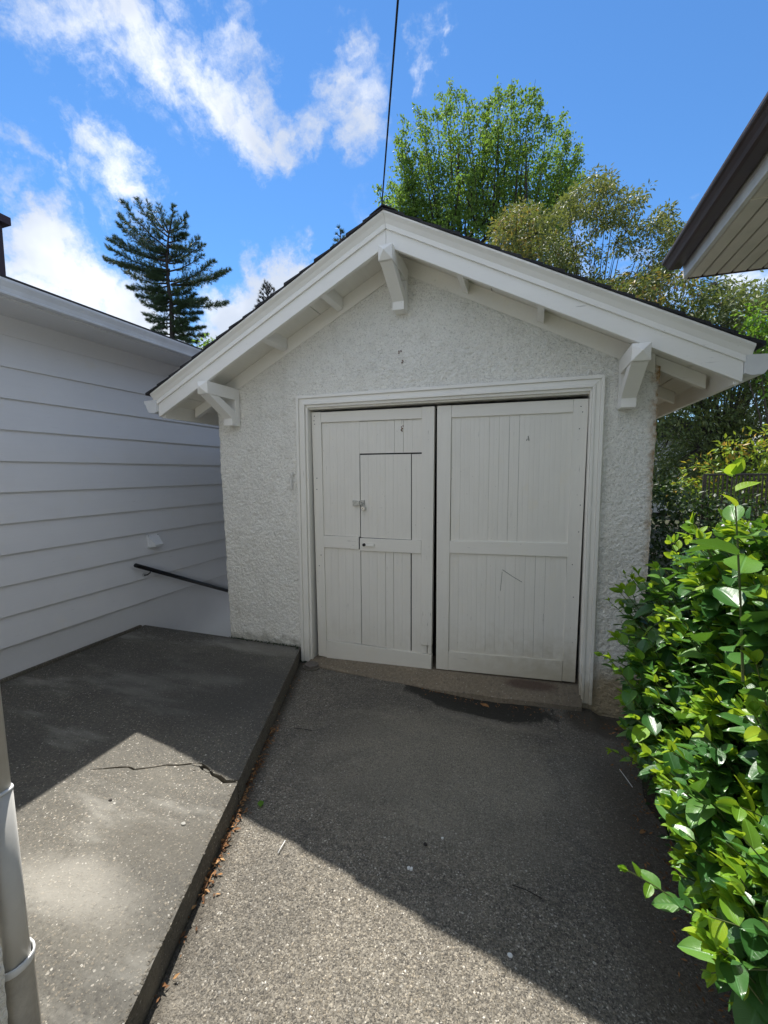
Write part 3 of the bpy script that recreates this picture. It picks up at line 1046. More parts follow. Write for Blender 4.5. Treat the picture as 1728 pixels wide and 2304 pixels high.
# long scratches
sc_ = MB()
for (x0, z0, x1, z1, w) in ((1.131, .972, 1.205, .925, .0025), (1.205, .925, 1.282, .883, .0022), (1.129, .955, 1.118, .80, .0018), (1.30, 2.02, 1.306, 1.985, .004),
                            (1.295, 2.0, 1.288, 1.985, .003)):
    sc_.tube([(x0, .0605, z0), (x1, .0605, z1)], w, 5)
sc_.build('scratches', mat_plain('scratch_grey', (.26, .26, .23), .8), dr, kind='stuff')
rs = MB()
for k in range(9):
    x, z = .30 + random.uniform(-.012, .012), 2.115 + random.uniform(-.03, .03)
    rs.box((x - .003, .0595, z - .006), (x + .003, .062, z + .005))
rs.build('rust_marks', M_rust, dl)
for x, z in ((.30, 2.72), (.318, 2.64)):
    rs = MB()
    for k in range(5):
        a, c = x + random.uniform(-.010, .010), z + random.uniform(-.012, .012)
        rs.box((a - .0022, -.012, c - .0035), (a + .0022, .002, c + .0035))
    rs.build('rust_marks', M_rust, gar)
# little bent hook on the rough-cast beside the casing
MB().tube([(-.713, -.002, 1.742), (-.713, -.030, 1.735), (-.722, -.034, 1.70), (-.722, -.034, 1.61), (-.712, -.03, 1.60)], .010, 8).build('wall_hook', M_trim, gar, smooth=True)

# --- roof
YF, YB = -.364, 5.8
DK = .095            # sheathing lies this far above the rake board's lower edge


def rake_pts(side, lo, hi, xo=EH, lo_end=None):
    """plumb-cut board outline between two heights above the base line"""
    s = side
    return [(XC + .0008 * s, APZ + lo), (XC + s * xo, APZ - SL * xo + lo), (XC + s * xo, APZ - SL * xo + hi), (XC + .0008 * s, APZ + hi)]


def roofz(x, h):
    return APZ - SL * abs(x - XC) + h


for s in (-1, 1):
    MB().prism(rake_pts(s, 0, .150), 1, YF, YF + .035).build('rake_board', M_trimx, gar, bevel=.003)
    # bed mould and crown, stepping out
    MB().prism(rake_pts(s, .112, .150, EH + .004), 1, YF - .016, YF - .001).build('bed_moulding', M_trimx, gar, bevel=.004)
    V, F = [], []
    prof = [(YF - .001, .150), (YF - .014, .150), (YF - .020, .158), (YF - .034, .180), (YF - .052, .196), (YF - .058, .202), (YF - .058, .214), (YF - .001, .214)]
    for x in (XC + .0008 * s, XC + s * (EH + .03)):
        for (py, h) in prof:
            V.append((x, py, roofz(x, h)))
    k = len(prof)
    for i in range(k):
        j = (i + 1) % k
        F.append((i, j, j + k, i + k) if s < 0 else (j, i, i + k, j + k))
    F += [tuple(range(k)), tuple(range(2 * k - 1, k - 1, -1))]
    mesh_obj('crown_moulding', V, F, M_trimx, gar)
    # sheathing boards, each running back from the rake
    nb = 15
    ww = (EH - .02) / nb
    for i in range(nb):
        xa, xb = XC + s * (i * ww + .0004), XC + s * ((i + 1) * ww - .0004 - (.006 if i in (4, 13) else 0))
        MB().prism([(xa, roofz(xa, DK)), (xb, roofz(xb, DK)), (xb, roofz(xb, DK + .02)), (xa, roofz(xa, DK + .02))], 1, YF + .036, YB).build('roof_board', M_soffit, gar)
    # deck under the shingles
    xa, xb = XC + s * .001, XC + s * (EH + .012)
    MB().prism([(xa, roofz(xa, DK + .022)), (xb, roofz(xb, DK + .022)), (xb, roofz(xb, .213)), (xa, roofz(xa, .213))], 1, YF + .036, YB).build('roof_deck', M_dark, gar)
    # shingle courses, butts overlapping
    nc = 17
    cw = (EH + .05) / nc
    for i in range(nc):
        xa, xb = XC + s * (i * cw), XC + s * ((i + 1) * cw + .02)
        y0 = YF - .066 + random.uniform(-.008, .006)
        MB().prism([(xa, roofz(xa, .2165)), (xb, roofz(xb, .2165 + (.003))), (xb, roofz(xb, .240)), (xa, roofz(xa, .224))], 1, y0, YB + .03).build('shingle_course', M_shing if random.random() < .7 else M_shing2, gar)
    # bargeboard against the wall, outlookers, rafter tails, eave board, gutter
    MB().prism(rake_pts(s, -.032, DK - .002, 1.80 if s < 0 else 1.80), 1, -.008, -.002).build('frieze_board', M_soffit, gar)
    for off in (.52, 1.06):
        xa, xb = XC + s * (off - .022), XC + s * (off + .022)
        MB().prism([(xa, roofz(xa, .004)), (xb, roofz(xb, .004)), (xb, roofz(xb, DK - .001)), (xa, roofz(xa, DK - .001))], 1, YF + .036, -.014).build('outlooker', M_trimx, gar, bevel=.003)
    xo = XR if s > 0 else XL
    for y in (.015, .68, 1.33, 1.98, 2.63, 3.28, 3.93, 4.58, 5.23):
        xa, xb = xo - s * .03, XC + s * (EH - .06)
        MB().prism([(xa, roofz(xa, .004)), (xb, roofz(xb, .004)), (xb, roofz(xb, DK - .001)), (xa, roofz(xa, DK - .001))], 1, y, y + .05).build('rafter_tail', M_trimx, gar, bevel=.003)
    xe = XC + s * (EH - .002)
    ze = roofz(xe, 0)
    x0_, x1_ = sorted((xe - s * .002, xe - s * .030))
    MB().box((x0_, YF + .037, ze - .006), (x1_, YB, ze + .118)).build('eave_board', M_trimx, gar, bevel=.003)
    pr = [(0, .125), (0, .03), (.022, .018), (.062, .022), (.078, .052), (.088, .090), (.100, .100), (.100, .122), (.094, .122), (.092, .104), (.080, .096), (.070, .056), (.058, .029), (.024, .025), (.006, .035), (.006, .125)]
    gx = [(xe + s * (.004 + a * 1.4), ze + c * 1.08 + .012) for a, c in pr]
    gb = MB()
    V, F = [], []
    for y in (YF - .02, YB):
        V += [(x, y, z) for x, z in gx]
    k = len(gx)
    for i in range(k):
        j = (i + 1) % k
        F.append((i, j, j + k, i + k) if s > 0 else (j, i, i + k, j + k))
    gb.add(V, F)
    go = gb.build('gutter', M_gutw, gar)
    endp = [gx[i] for i in range(0, 8)]
    MB().prism(endp, 1, YF - .024, YF - .0202).build('end_cap', M_gutw, go)

# ridge cap
MB().prism([(XC - .10, roofz(XC - .10, .238)), (XC, roofz(XC, .239)), (XC + .10, roofz(XC + .10, .238)), (XC + .10, roofz(XC + .10, .244)), (XC, roofz(XC, .248)), (XC - .10, roofz(XC - .10, .244))], 1, YF - .068, YB + .03).build('ridge_cap', M_shing, gar)

# --- three knee brackets
BW = .05
for (bx, bz) in ((XC + .015, 3.292), (XC - 1.617, 2.470), (XC + 1.632, 2.462)):
    br = bpy.data.objects.new('bracket', None)
    COL.objects.link(br)
    br.parent = gar
    br.location = (bx - XC, 0, bz - .3)
    ft = bz - .285
    # wall post
    MB().box((bx - BW, -.062, ft), (bx + BW, -.004, bz + .05)).build('bracket_post', M_trimx, br, bevel=.003)
    # beam running out through the rake board, pyramid cut end
    e = MB()
    h = BW + .002
    yt = -.425
    V = [(bx - h, -.064, bz - h), (bx + h, -.064, bz - h), (bx + h, -.064, bz + h), (bx - h, -.064, bz + h),
         (bx - h, yt, bz - h), (bx + h, yt, bz - h), (bx + h, yt, bz + h), (bx - h, yt, bz + h), (bx, yt - .042, bz)]
    e.add(V, [(0, 1, 2, 3), (0, 4, 5, 1), (1, 5, 6, 2), (2, 6, 7, 3), (3, 7, 4, 0), (4, 8, 5), (5, 8, 6), (6, 8, 7), (7, 8, 4)])
    e.build('bracket_beam', M_trimx, br, bevel=.002)
    # knee: vertical heel, long slant, short upper kick
    pts = [(-.064, ft), (-.115, ft), (-.115, ft + .062), (-.330, bz - .095), (-.405, bz - BW - .003), (-.275, bz - BW - .003), (-.064, ft + .130)]
    MB().prism(pts, 0, bx - BW + .003, bx + BW - .003).build('bracket_brace', M_trimx, br, bevel=.003)

# ================================================================== LEFT HOUSE
WX = -2.58
lh = empty('house', (WX, 0, 0), 'pale blue-grey clapboard house wall on the left with a white gutter', 'house')
sp = .2443
zline = 2.8275
top = 2.992
zs = [top] + [zline - sp * k for k in range(0, 11)]
HY0, HY1 = -7.5, 8.0
for k in range(len(zs) - 1):
    zt_, zb_ = zs[k], zs[k + 1]
    # lapped board: foot stands proud of the one below
    xo, xi = WX + .026, WX + .005
    if k == 0:
        pts = [(WX - .02, zb_), (WX + .014, zb_), (WX + .014, zt_), (WX - .02, zt_)]
    else:
        pts = [(WX - .02, zb_), (xo - .002, zb_), (xo, zb_ + .003), (xi, zt_ + .012), (WX - .02, zt_ + .012)]
    MB().prism(pts, 1, HY0, HY1).build('siding_board', M_siding, lh)
zb_ = zs[-1]
# rendered foundation, running down into the stairwell
fy = np.linspace(HY0, HY1, 160)
fz = np.linspace(-2.0, zb_ + .01, 40)
YY, ZZ = np.meshgrid(fy, fz)
Q = np.stack([np.full(YY.size, WX + .004), YY.ravel(), ZZ.ravel()], 1)
Q[:, 0] += (vnoise(Q, 4) - .5) * .014 + (vnoise(Q, 16) - .5) * .004
idx = np.arange(Q.shape[0]).reshape(40, 160)
F = np.stack([idx[:-1, :-1].ravel(), idx[:-1, 1:].ravel(), idx[1:, 1:].ravel(), idx[1:, :-1].ravel()], 1)
mesh_obj('foundation', Q, F, M_found, lh, smooth=True)
MB().box((WX - .12, HY0, -2.0), (WX - .021, HY1, top)).build('wall_core', M_dark, lh)
MB().box((WX - 5.5, HY1 - .1, -.3), (WX - .121, HY1, top)).box((WX - 5.5, HY0, -.3), (WX - .121, HY0 + .1, top)).box((WX - 5.6, HY0, -.3), (WX - 5.501, HY1, top)).build('house_walls', M_siding, lh)
MB().box((WX + .003, HY0, .118), (WX + .032, -.07, .146)).build('base_strip', M_kerb, lh, bevel=.003)
# soffit, fascia, gutter, roof
GX = -2.05
MB().box((WX + .015, HY0, 2.975), (GX - .10, HY1, 2.995)).build('soffit', M_siding, lh)
MB().box((GX - .10, HY0, 2.955), (GX - .078, HY1, 3.085)).build('fascia', M_siding, lh)
pr = [(-.076, .105), (-.076, .004), (-.052, 0), (-.012, .004), (-.010, .016), (-.018, .022), (-.012, .052), (.000, .082), (.002, .088), (.002, .104), (-.008, .104), (-.010, .090), (-.022, .056), (-.028, .014), (-.070, .012), (-.070, .105)]
V, F = [], []
for y in (HY0 - .05, HY1):
    V += [(GX + a, y, 2.960 + c) for a, c in pr]
k = len(pr)
for i in range(k):
    j = (i + 1) % k
    F.append((i, j, j + k, i + k))
mesh_obj('gutter', V, F, M_gut, lh)
rs_ = .30
for i in range(9):
    xa, xb = GX - .01 - i * .36, GX - .01 - (i + 1) * .36 - .05
    za, zb2 = 3.072 + (GX - .01 - xa) * rs_, 3.072 + (GX - .01 - xb) * rs_
    MB().prism([(xa, za), (xa, za + .012), (xb, zb2 + .004), (xb, zb2 - .008)], 1, HY0 - .05, HY1 + .05).build('shingle_course', M_shing, lh)
MB().prism([(GX - .12, 3.086), (GX - .12, 3.092), (GX - 3.3, 3.09 + 3.2 * rs_ - .04), (GX - 3.3, 2.98)], 1, HY0, HY1).build('roof_deck', M_dark, lh)
MB().prism([(GX - 3.3, 3.06 + 3.25 * rs_), (GX - 3.3, 2.98), (GX - 6.4, 2.98), (GX - 6.4, 3.10)], 1, HY0, HY1).build('rear_roof_slope', M_shing, lh)
# dryer vent hood
vx = WX + .020
V = [(vx, .075, 1.085), (vx, .205, 1.085), (vx, .205, .955), (vx, .075, .955), (vx + .09, .09, .985), (vx + .09, .19, .985), (vx + .085, .19, .965), (vx + .085, .09, .965)]
vh = MB().box((vx - .01, .068, .948), (vx + .004, .212, 1.092)).build('vent_hood', M_vent, lh, bevel=.002)
mesh_obj('hood', V, [(0, 4, 5, 1), (0, 3, 7, 4), (1, 5, 6, 2), (4, 7, 6, 5), (3, 2, 6, 7)], M_vent, vh)
dots_ = MB()
for (y, z) in ((.078, 1.08), (.202, 1.08), (.078, .96)):
    dots_.tube([(vx + .003, y, z), (vx + .008, y, z)], .004, 6)
dots_.build('screws', M_black, vh)
# smoke stack with its cap, brown
ch = empty('chimney', (-4.75, 0.0, 3.6), 'dark brown chimney with a projecting cap behind the left roof edge', 'chimney')
c5 = at(12, 600, 5.2)
cxr, cyr = c5[0], c5[1]
zcap = at(12, 498, 5.2)[2]
MB().box((cxr - .62, cyr - .62, 3.2), (cxr, cyr, zcap - .06)).build('stack', M_brick, ch)
MB().box((cxr - .70, cyr - .70, zcap - .062), (cxr + .07, cyr + .06, zcap + .03)).prism([(cxr - .68, zcap + .03), (cxr + .05, zcap + .03), (cxr - .31, zcap + .10)], 1, cyr - .68, cyr + .04).build('cap', M_brick, ch, bevel=.004)

# handrail down the stair
hr = empty('handrail', (-2.50, .0, .66), 'black round metal handrail sloping down the left wall above the stairs', 'handrail')
d0 = np.array([-2.50, -.150, .812])
d1 = np.array([-2.50, 1.237, .175])
dd_ = (d1 - d0)
MB().tube([d0, d0 + dd_ * .004, d0 + dd_ * 2.2], [.020, .022, .022], 14).build('rail', M_black, hr, smooth=True)
for t in (.13, 1.3):
    p = d0 + dd_ * t
    bk = MB().tube([p + (0, 0, -.018), p + (0, -.004, -.035), p + (-.02, -.02, -.055), p + (-.045, -.03, -.060), (WX + .02, p[1] - .03, p[2] - .058)], .0065, 8).build('rail_bracket', M_black, hr, smooth=True)
    MB().tube([(WX + .006, p[1] - .03, p[2] - .058), (WX + .026, p[1] - .03, p[2] - .058)], .024, 14).build('flange', M_gut, bk)

# ================================================================== NEAR LEFT CORNER: wall end with downspout
nh = empty('house', (-.08, -3.0, ztop), 'rough-cast white house corner at the lower left edge, carrying a downspout', 'house')
q = []
ns, nz_ = 70, 150
YYs = np.linspace(-4.6, -2.80, ns)
ZZs = np.linspace(.05, 1.9, nz_)
YY, ZZ = np.meshgrid(YYs, ZZs)
Q = np.stack([np.full(YY.size, .050), YY.ravel(), ZZ.ravel()], 1)
Q[:, 0] += (vnoise(Q, 38) - .5) * .014
idx = np.arange(Q.shape[0]).reshape(nz_, ns)
F = np.stack([idx[:-1, :-1].ravel(), idx[:-1, 1:].ravel(), idx[1:, 1:].ravel(), idx[1:, :-1].ravel()], 1)
mesh_obj('stucco_wall', Q, F, M_stucco, nh, smooth=True)
MB().box((-2.4, -4.6, -.1), (.040, -2.806, 1.9)).build('wall_block', M_stucco, nh)
MB().box((-2.4, -4.6, 1.902), (.050, -2.80, 3.0)).build('upper_wall', M_stucco, nh)


def pipe_ring(cx, cy, z, rx, ry, k=20, p=.55):
    out_ = []
    for i in range(k):
        a = 2 * math.pi * i / k
        c, s_ = math.cos(a), math.sin(a)
        out_.append((cx + rx * math.copysign(abs(c) ** p, c), cy + ry * math.copysign(abs(s_) ** p, s_), z))
    return out_


def loft(name, rings_, mat, parent, cap=True):
    V = [v for r in rings_ for v in r]
    k = len(rings_[0])
    F = []
    for i in range(len(rings_) - 1):
        for j in range(k):
            j2 = (j + 1) % k
            F.append((i * k + j, i * k + j2, (i + 1) * k + j2, (i + 1) * k + j))
    if cap:
        F += [tuple(reversed(range(k))), tuple((len(rings_) - 1) * k + j for j in range(k))]
    return mesh_obj(name, V, F, mat, parent, smooth=True)


ds = bpy.data.objects.new('downspout', None)
COL.objects.link(ds)
ds.parent = nh
ds.location = (.075, .22, 0)
ds['label'] = 'grey rectangular downspout dropping into a wider old drain pipe'
lx = lambda z: -.009 - (z - .6) * .032        # slight lean
PY = -2.752
loft('upper_pipe', [pipe_ring(lx(z), PY, z, .040, .030) for z in (.905, 2.0, 2.9)], M_pipe, ds)
loft('lower_pipe', [pipe_ring(lx(z) + .001, PY, z, .0425, .032) for z in (.36, .6, .90)], M_pipe, ds)
loft('joint_collar', [pipe_ring(lx(.9) + .001, PY, z, r, r * .76) for z, r in ((.896, .0426), (.897, .0445), (.902, .0445), (.904, .0405))], M_gutw, ds)
loft('drain_collar', [pipe_ring(lx(.41) - .006, PY, z, r, r * .9, p=.9) for z, r in ((.385, .0525), (.388, .056), (.408, .057), (.411, .054), (.40, .050), (.36, .047))], M_gutw, ds, cap=False)
loft('drain_pipe', [pipe_ring(lx(z) - .004, PY, z, .050, .046, p=.9) for z in (.10, .25, .405)], M_drain, ds, cap=False)

# ================================================================== RIGHT HOUSE
rh = empty('house', (3.2, .5, 0), 'grooved soffit and brown gutter of the house roof at the upper right', 'house')
RY0, RY1 = -7.0, .54
MB().box((3.22, RY0, -.2), (7.5, .30, 3.22)).build('wall', M_rfascia, rh)
MB().box((2.381, RY0, 3.199), (2.408, RY1, 3.325)).build('fascia', M_rfascia, rh, bevel=.002)
k = 0
x = 2.410
sw = .0925
while x < 3.22:
    for (ya, yb) in ((RY0, -.470), (-.452, RY1 - .012)):
        # each panel strip is a shallow tray with turned-down edge groove
        MB().prism([(x + .005, 3.222), (x + .005, 3.207), (x + .011, 3.202), (x + sw - .011, 3.202), (x + sw - .005, 3.207), (x + sw - .005, 3.222)], 1, ya, yb).build('soffit_panel', M_rsoffit, rh)
    x += sw
MB().box((2.409, RY0, 3.2225), (3.22, RY1 - .002, 3.26)).build('soffit_backing', M_iron, rh)
MB().box((2.409, -.470, 3.196), (3.22, -.452, 3.207)).build('joint_strip', M_rsoffit, rh, bevel=.002)
MB().box((2.409, RY1 - .0115, 3.196), (4.4, RY1 + .004, 3.24)).build('edge_trim', M_brown, rh)
prr = [(2.3795, 3.345), (2.3795, 3.300), (2.368, 3.281), (2.300, 3.278), (2.283, 3.284), (2.272, 3.300), (2.256, 3.318), (2.243, 3.322), (2.238, 3.330), (2.238, 3.345), (2.246, 3.345), (2.248, 3.332), (2.262, 3.325), (2.280, 3.306), (2.292, 3.291), (2.362, 3.288), (2.372, 3.345)]
V, F = [], []
for y in (RY0, RY1):
    V += [(a, y, c) for a, c in prr]
k = len(prr)
for i in range(k):
    j = (i + 1) % k
    F.append((j, i, i + k, j + k))
gg = mesh_obj('gutter', V, F, M_brown, rh)
MB().prism(prr[0:10], 1, RY1 + .0005, RY1 + .004).build('end_cap', M_brown, gg)
for i in range(7):
    xa, xb = 2.262 + i * .30, 2.262 + (i + 1) * .30 + .04
    za, zb2 = 3.347 + (xa - 2.262) * .35, 3.347 + (xb - 2.262) * .35
    MB().prism([(xa, za), (xa, za + .012), (xb, zb2 + .004), (xb, zb2 - .006)], 1, RY0, RY1 + .03).build('shingle_course', M_shing, rh)
MB().prism([(2.38, 3.35), (2.38, 3.37), (4.5, 4.09), (4.5, 3.27), (2.41, 3.27)], 1, RY0, RY1 - .01).build('roof_deck', M_rfascia, rh)

# ================================================================== CABLE
A = at(857, 482, 9.0)
B = at(895, 0, 5.0)
dv = A - B
p0, p1 = B - dv * 2.2, A + dv * 5.0
cp = [p0 + (p1 - p0) * t + np.array([0, 0, -.10 * math.sin(math.pi * t) + .055]) for t in np.linspace(0, 1, 40)]
# keep the sag small so that the run over the ridge stays true
o = MB().tube(cp, .014, 6).build('overhead_cable', M_wire, smooth=True)
tag(o, 'thin black overhead cable rising into the sky above the garage ridge', 'cable')

# ================================================================== SMALL THINGS ON THE GROUND
# moss in the joint between the garage wall and the paving
n = 700
x = rng.uniform(-1.47, -.66, n)
x[:180] = rng.uniform(-.70, -.52, 180)
y = -.006 - np.abs(rng.normal(size=n)) * .012
z = np.where(x < -.677, ztop, .0) + .002 + rng.random(n) * .010
y[:180] -= .03
o = leaf_mesh('moss', LEAF_SM, np.stack([x, y, z], 1), rng.normal(size=(n, 3)) * (1, 1, .6), np.tile((0, 0, 1.0), (n, 1)) + rng.normal(size=(n, 3)) * .5, rng.uniform(.006, .016, n), rng.random(n), M_lf_dark, None)
tag(o, 'dark moss growing in the joint at the foot of the rough-cast wall', 'moss')
# round cleanout cover by the left casing
ec = empty('drain_cover', (-.51, -.10, 0), 'round worn clay drain cover on the ground by the left door casing', 'drain cover')
pts = [(-.505 + .062 * math.cos(a) * random.uniform(.94, 1.04), -.112 + .058 * math.sin(a) * random.uniform(.94, 1.04)) for a in np.linspace(0, 2 * math.pi, 15)[:-1]]
MB().prism(pts, 2, .012, .034).build('cover', M_clay, ec, bevel=.004)
pts = [(-.505 + .085 * math.cos(a) * random.uniform(.85, 1.1), -.118 + .08 * math.sin(a) * random.uniform(.85, 1.1)) for a in np.linspace(0, 2 * math.pi, 14)[:-1]]
MB().prism(pts, 2, -.02, .012).build('collar', M_kerb, ec)


def gzz(x, y): return float(gz(np.array(x), np.array(y)))


def flat_leaf(name, x, y, L, W_, rot, mat, label, cat, z=None, curl=.012):
    z = gzz(x, y) + .006 if z is None else z
    tv = LEAF_BIG[0] * np.array([W_ * 1.8, L, L * .9])
    tv[:, 2] = np.abs(tv[:, 2]) + curl * np.abs(tv[:, 0]) / (W_ + 1e-6)
    c, s_ = math.cos(rot), math.sin(rot)
    V = [(x + c * a - s_ * b2, y + s_ * a + c * b2, z + h) for a, b2, h in tv]
    o = mesh_obj(name, V, LEAF_BIG[1], mat, smooth=True, attr=np.full(len(V), .75))
    return tag(o, label, cat, 'single fallen leaves on the driveway')


flat_leaf('fallen_leaf', 1.07, -.20, .075, .035, 1.2, M_litter, 'curled dry brown leaf in the dark hollow before the door sill', 'leaf')
flat_leaf('fallen_leaf', .035, -1.66, .042, .03, .6, M_lf_bright, 'small green leaf among dry litter at the foot of the kerb', 'leaf')
flat_leaf('fallen_leaf', 1.92, -1.12, .05, .018, 2.4, M_litter, 'narrow yellowish leaf on the driveway beside the shrub bed', 'leaf')
# bird dropping, sticks, pebbles
mb = MB()
for k in range(9):
    a = random.uniform(0, 6.28)
    r = random.uniform(0, .012)
    x, y = .86 + r * math.cos(a) * 1.6, -1.735 + r * math.sin(a)
    mb.box((x - .004, y - .003, gzz(x, y) - .004), (x + .004, y + .003, gzz(x, y) + .0065))
tag(mb.build('bird_dropping', M_white), 'white bird dropping in the middle of the shaded driveway', 'dropping')
for nm, (xa, ya, xb, yb, r), mt, lab in (
        ('stick', (1.885, -.64, 1.925, -.79, .0022), M_white, 'pale straight stick at the driveway edge under the shrub'),
        ('twig', (1.30, -1.66, 1.42, -1.68, .0022), M_barkd, 'thin dark twig on the shaded concrete right of the white dropping'),
        ('twig', (-.16, -.99, -.03, -.98, .0016), M_barkd, 'hair-thin dark twig on the driveway near the kerb'),
        ('stick', (.27, -1.80, .275, -1.87, .0022), M_white, 'short whitish straw at the edge of the garage shadow')):
    o = MB().tube([(xa, ya, gzz(xa, ya) + .008), ((xa + xb) / 2, (ya + yb) / 2 + .004, gzz(xa, ya) + .010), (xb, yb, gzz(xb, yb) + .008)], r, 6).build(nm, mt, smooth=True)
    tag(o, lab, nm, 'thin sticks lying on the concrete')
for (x, y, r, mt, lab) in ((1.305, -1.945, .010, M_white, 'white pebble just inside the shadow edge at the lower right'), (.97, -1.52, .007, M_white, 'tiny white pebble in the shaded driveway above the dropping'),
                           (.90, -1.585, .010, M_barkd, 'dark flake on the concrete above the white dropping'), (-.16, -1.98, .012, M_stone, 'pale pebble on the sunlit slab near the kerb'),
                           (-.62, -1.98, .010, M_barkd, 'small dark flake on the sunlit slab')):
    z = ztop if x < kerb_x(y) else gzz(x, y)
    ptsx = [(x + r * math.cos(a) * random.uniform(.8, 1.15), y + r * .8 * math.sin(a) * random.uniform(.8, 1.15)) for a in np.linspace(0, 2 * math.pi, 9)[:-1]]
    o = MB().prism(ptsx, 2, z - .004, z + r * .55).build('pebble', mt, bevel=.002)
    tag(o, lab, 'pebble', 'pebbles and flakes lying on the concrete')

# dry litter in the angle of the kerb
n = 400
yl = -1.0 - rng.random(n) ** 1.1 * 1.15
yl = np.where(rng.random(n) < .25, -.05 - rng.random(n) * 3.2, yl)
wd_ = np.abs(rng.normal(size=n)) * .022 + .004
pos = np.stack([KX0 + KS * yl + .006 + wd_, yl, np.zeros(n)], 1)
pos[:, 2] = gz(pos[:, 0], pos[:, 1]) + .006 + rng.random(n) * .012 * np.exp(-wd_ / .03)
fw = rng.normal(size=(n, 3)) * (1, 1, .25)
sz = rng.uniform(.010, .034, n)
o = leaf_mesh('leaf_litter', LEAF_LONG, pos, fw, np.tile((0, 0, 1.0), (n, 1)) + rng.normal(size=(n, 3)) * .3, sz, rng.random(n), M_litter, None)
tag(o, 'dry brown leaf litter gathered along the foot of the kerb', 'leaf litter')
# litter and crumbs under the shrub and by the sill
n = 900
xl_ = 1.96 + np.abs(rng.normal(size=n)) * .22 - rng.random(n) * .12
yl = -.1 - rng.random(n) * 3.0
pos = np.stack([xl_, yl, gz(xl_, yl) + .012 + .10 * np.clip((xl_ - 2.0) * 1.2, 0, 1)], 1)
m2 = 160
x2 = rng.uniform(.5, 2.05, m2)
y2 = -.13 - np.abs(rng.normal(size=m2)) * .04
pos = np.concatenate([pos, np.stack([x2, y2, gz(x2, y2) + .008], 1)])
n += m2
o = leaf_mesh('bed_litter', LEAF_LONG, pos, rng.normal(size=(n, 3)) * (1, 1, .2), np.tile((0, 0, 1.0), (n, 1)) + rng.normal(size=(n, 3)) * .3, rng.uniform(.008, .03, n), rng.random(n) * .7, M_litter, None)
tag(o, 'brown twiggy litter on the soil under the shrub', 'leaf litter')
# grit scattered on the concrete
n = 2600
x = rng.uniform(-2.4, 2.0, n)
y = rng.uniform(-3.2, -.1, n)
on = x < KX0 + KS * y
z = np.where(on, ztop, gz(x, y)) + .001
sz = rng.uniform(.002, .0045, n)
tet = (np.array([[-.6, -.5, 0], [.6, -.4, 0], [.1, .6, 0], [0, 0, .7]]), np.array([[0, 1, 3], [1, 2, 3], [2, 0, 3]]))
V, F, a = scatter(tet, np.stack([x, y, z], 1), rng.normal(size=(n, 3)) * (1, 1, 0), np.tile((0, 0, 1.0), (n, 1)), sz, rng.random(n))
tag(mesh_obj('grit', V, F, M_stone, None, attr=a, kind='stuff'), 'fine pale grit scattered over the slab and driveway', 'grit')

# ================================================================== FOREGROUND SHRUB
SH = [(1480, 1265), (1520, 1215), (1560, 1200), (1610, 1195), (1660, 1165), (1700, 1140), (1850, 1120), (1850, 2304), (1690, 2290), (1640, 2190), (1590, 2140), (1560, 2060),
      (1500, 1900), (1500, 1830), (1440, 1770), (1420, 1700), (1400, 1640), (1390, 1560), (1345, 1500), (1380, 1450), (1360, 1350), (1420, 1300)]
DCTRL = np.array([(1400, 1350, 2.2), (1385, 1620, 2.0), (1470, 1480, 1.75), (1480, 1280, 1.85), (1560, 1400, 1.5), (1650, 1250, 1.25), (1660, 1120, 1.05), (1430, 1700, 1.8),
                  (1520, 1820, 1.45), (1480, 1950, 1.25), (1600, 2150, 1.05), (1700, 1900, 1.0), (1700, 1600, 1.05), (1600, 1650, 1.35), (1720, 1300, 1.0), (1850, 1500, .95), (1850, 2000, .9), (1850, 1150, 1.0)], float)


def depth_at(u, v):
    d2 = (DCTRL[:, 0] - u) ** 2 + (DCTRL[:, 1] - v) ** 2 + 400
    w = 1 / d2 ** 1.3
    return float((w * DCTRL[:, 2]).sum() / w.sum())


sb = empty('shrub', (2.75, -1.6, 0), 'large glossy green shrub with yellow-green shoot tips leaning over the driveway', 'shrub')
stems = MB()
leaves = []     # pos, fwd, up, size, young
sun = np.array(SUN)


def twig(tip, L, size, young=True, droop=.0, dirv=None, nl=None):
    base = np.array([2.75 + random.uniform(-.15, .35), np.clip(tip[1] + random.uniform(-.1, .35), -2.9, .1), max(.05, tip[2] * .35)])
    back = base - tip
    back = back / np.linalg.norm(back)
    back = back * .8 + np.array([.15, .1, -.35 + droop]) + rng.normal(size=3) * .16
    if dirv is not None: back = -np.asarray(dirv)
    back /= np.linalg.norm(back)
    npt = 6
    pts = []
    for i in range(npt):
        t = i / (npt - 1)
        pts.append(tip + back * L * t + np.array([0, 0, -.06 * L * t * t * 4 + .0]))
    r = np.linspace(.0014, .0036, npt)
    stems.tube(pts, list(r), 5, caps=False)
    fwd = -back
    side = np.cross(fwd, (0, 0, 1.0))
    side /= np.linalg.norm(side) + 1e-6
    nl = nl or max(5, int(L / (.020 + size * .13)))
    ang = random.uniform(0, 6.28)
    for i in range(nl):
        t = (i + .15) / nl
        p = np.array([np.interp(t, np.linspace(0, 1, npt), [q_[k] for q_ in pts]) for k in range(3)])
        ang += 2.4
        a2 = ang
        upv = np.cross(side, fwd)
        rad = side * math.cos(a2) + upv * math.sin(a2) * .7
        f = fwd * random.uniform(.35, .8) * (1.3 - t) + rad + np.array([0, 0, .1]) + rng.normal(size=3) * .18
        s_ = size * min(1.0, .38 + t * 1.6) * random.uniform(.8, 1.15)
        up = np.array([0, 0, 1.0]) * .9 + sun * .5 + rng.normal(size=3) * .38
        y_ = young and t < .26 and random.random() < .8
        leaves.append((p, f, up, s_, y_))
    if young:
        for k in range(3):
            leaves.append((tip, fwd + rng.normal(size=3) * .35, np.array([0, 0, 1.0]) + rng.normal(size=3) * .5, size * random.uniform(.3, .5), True))


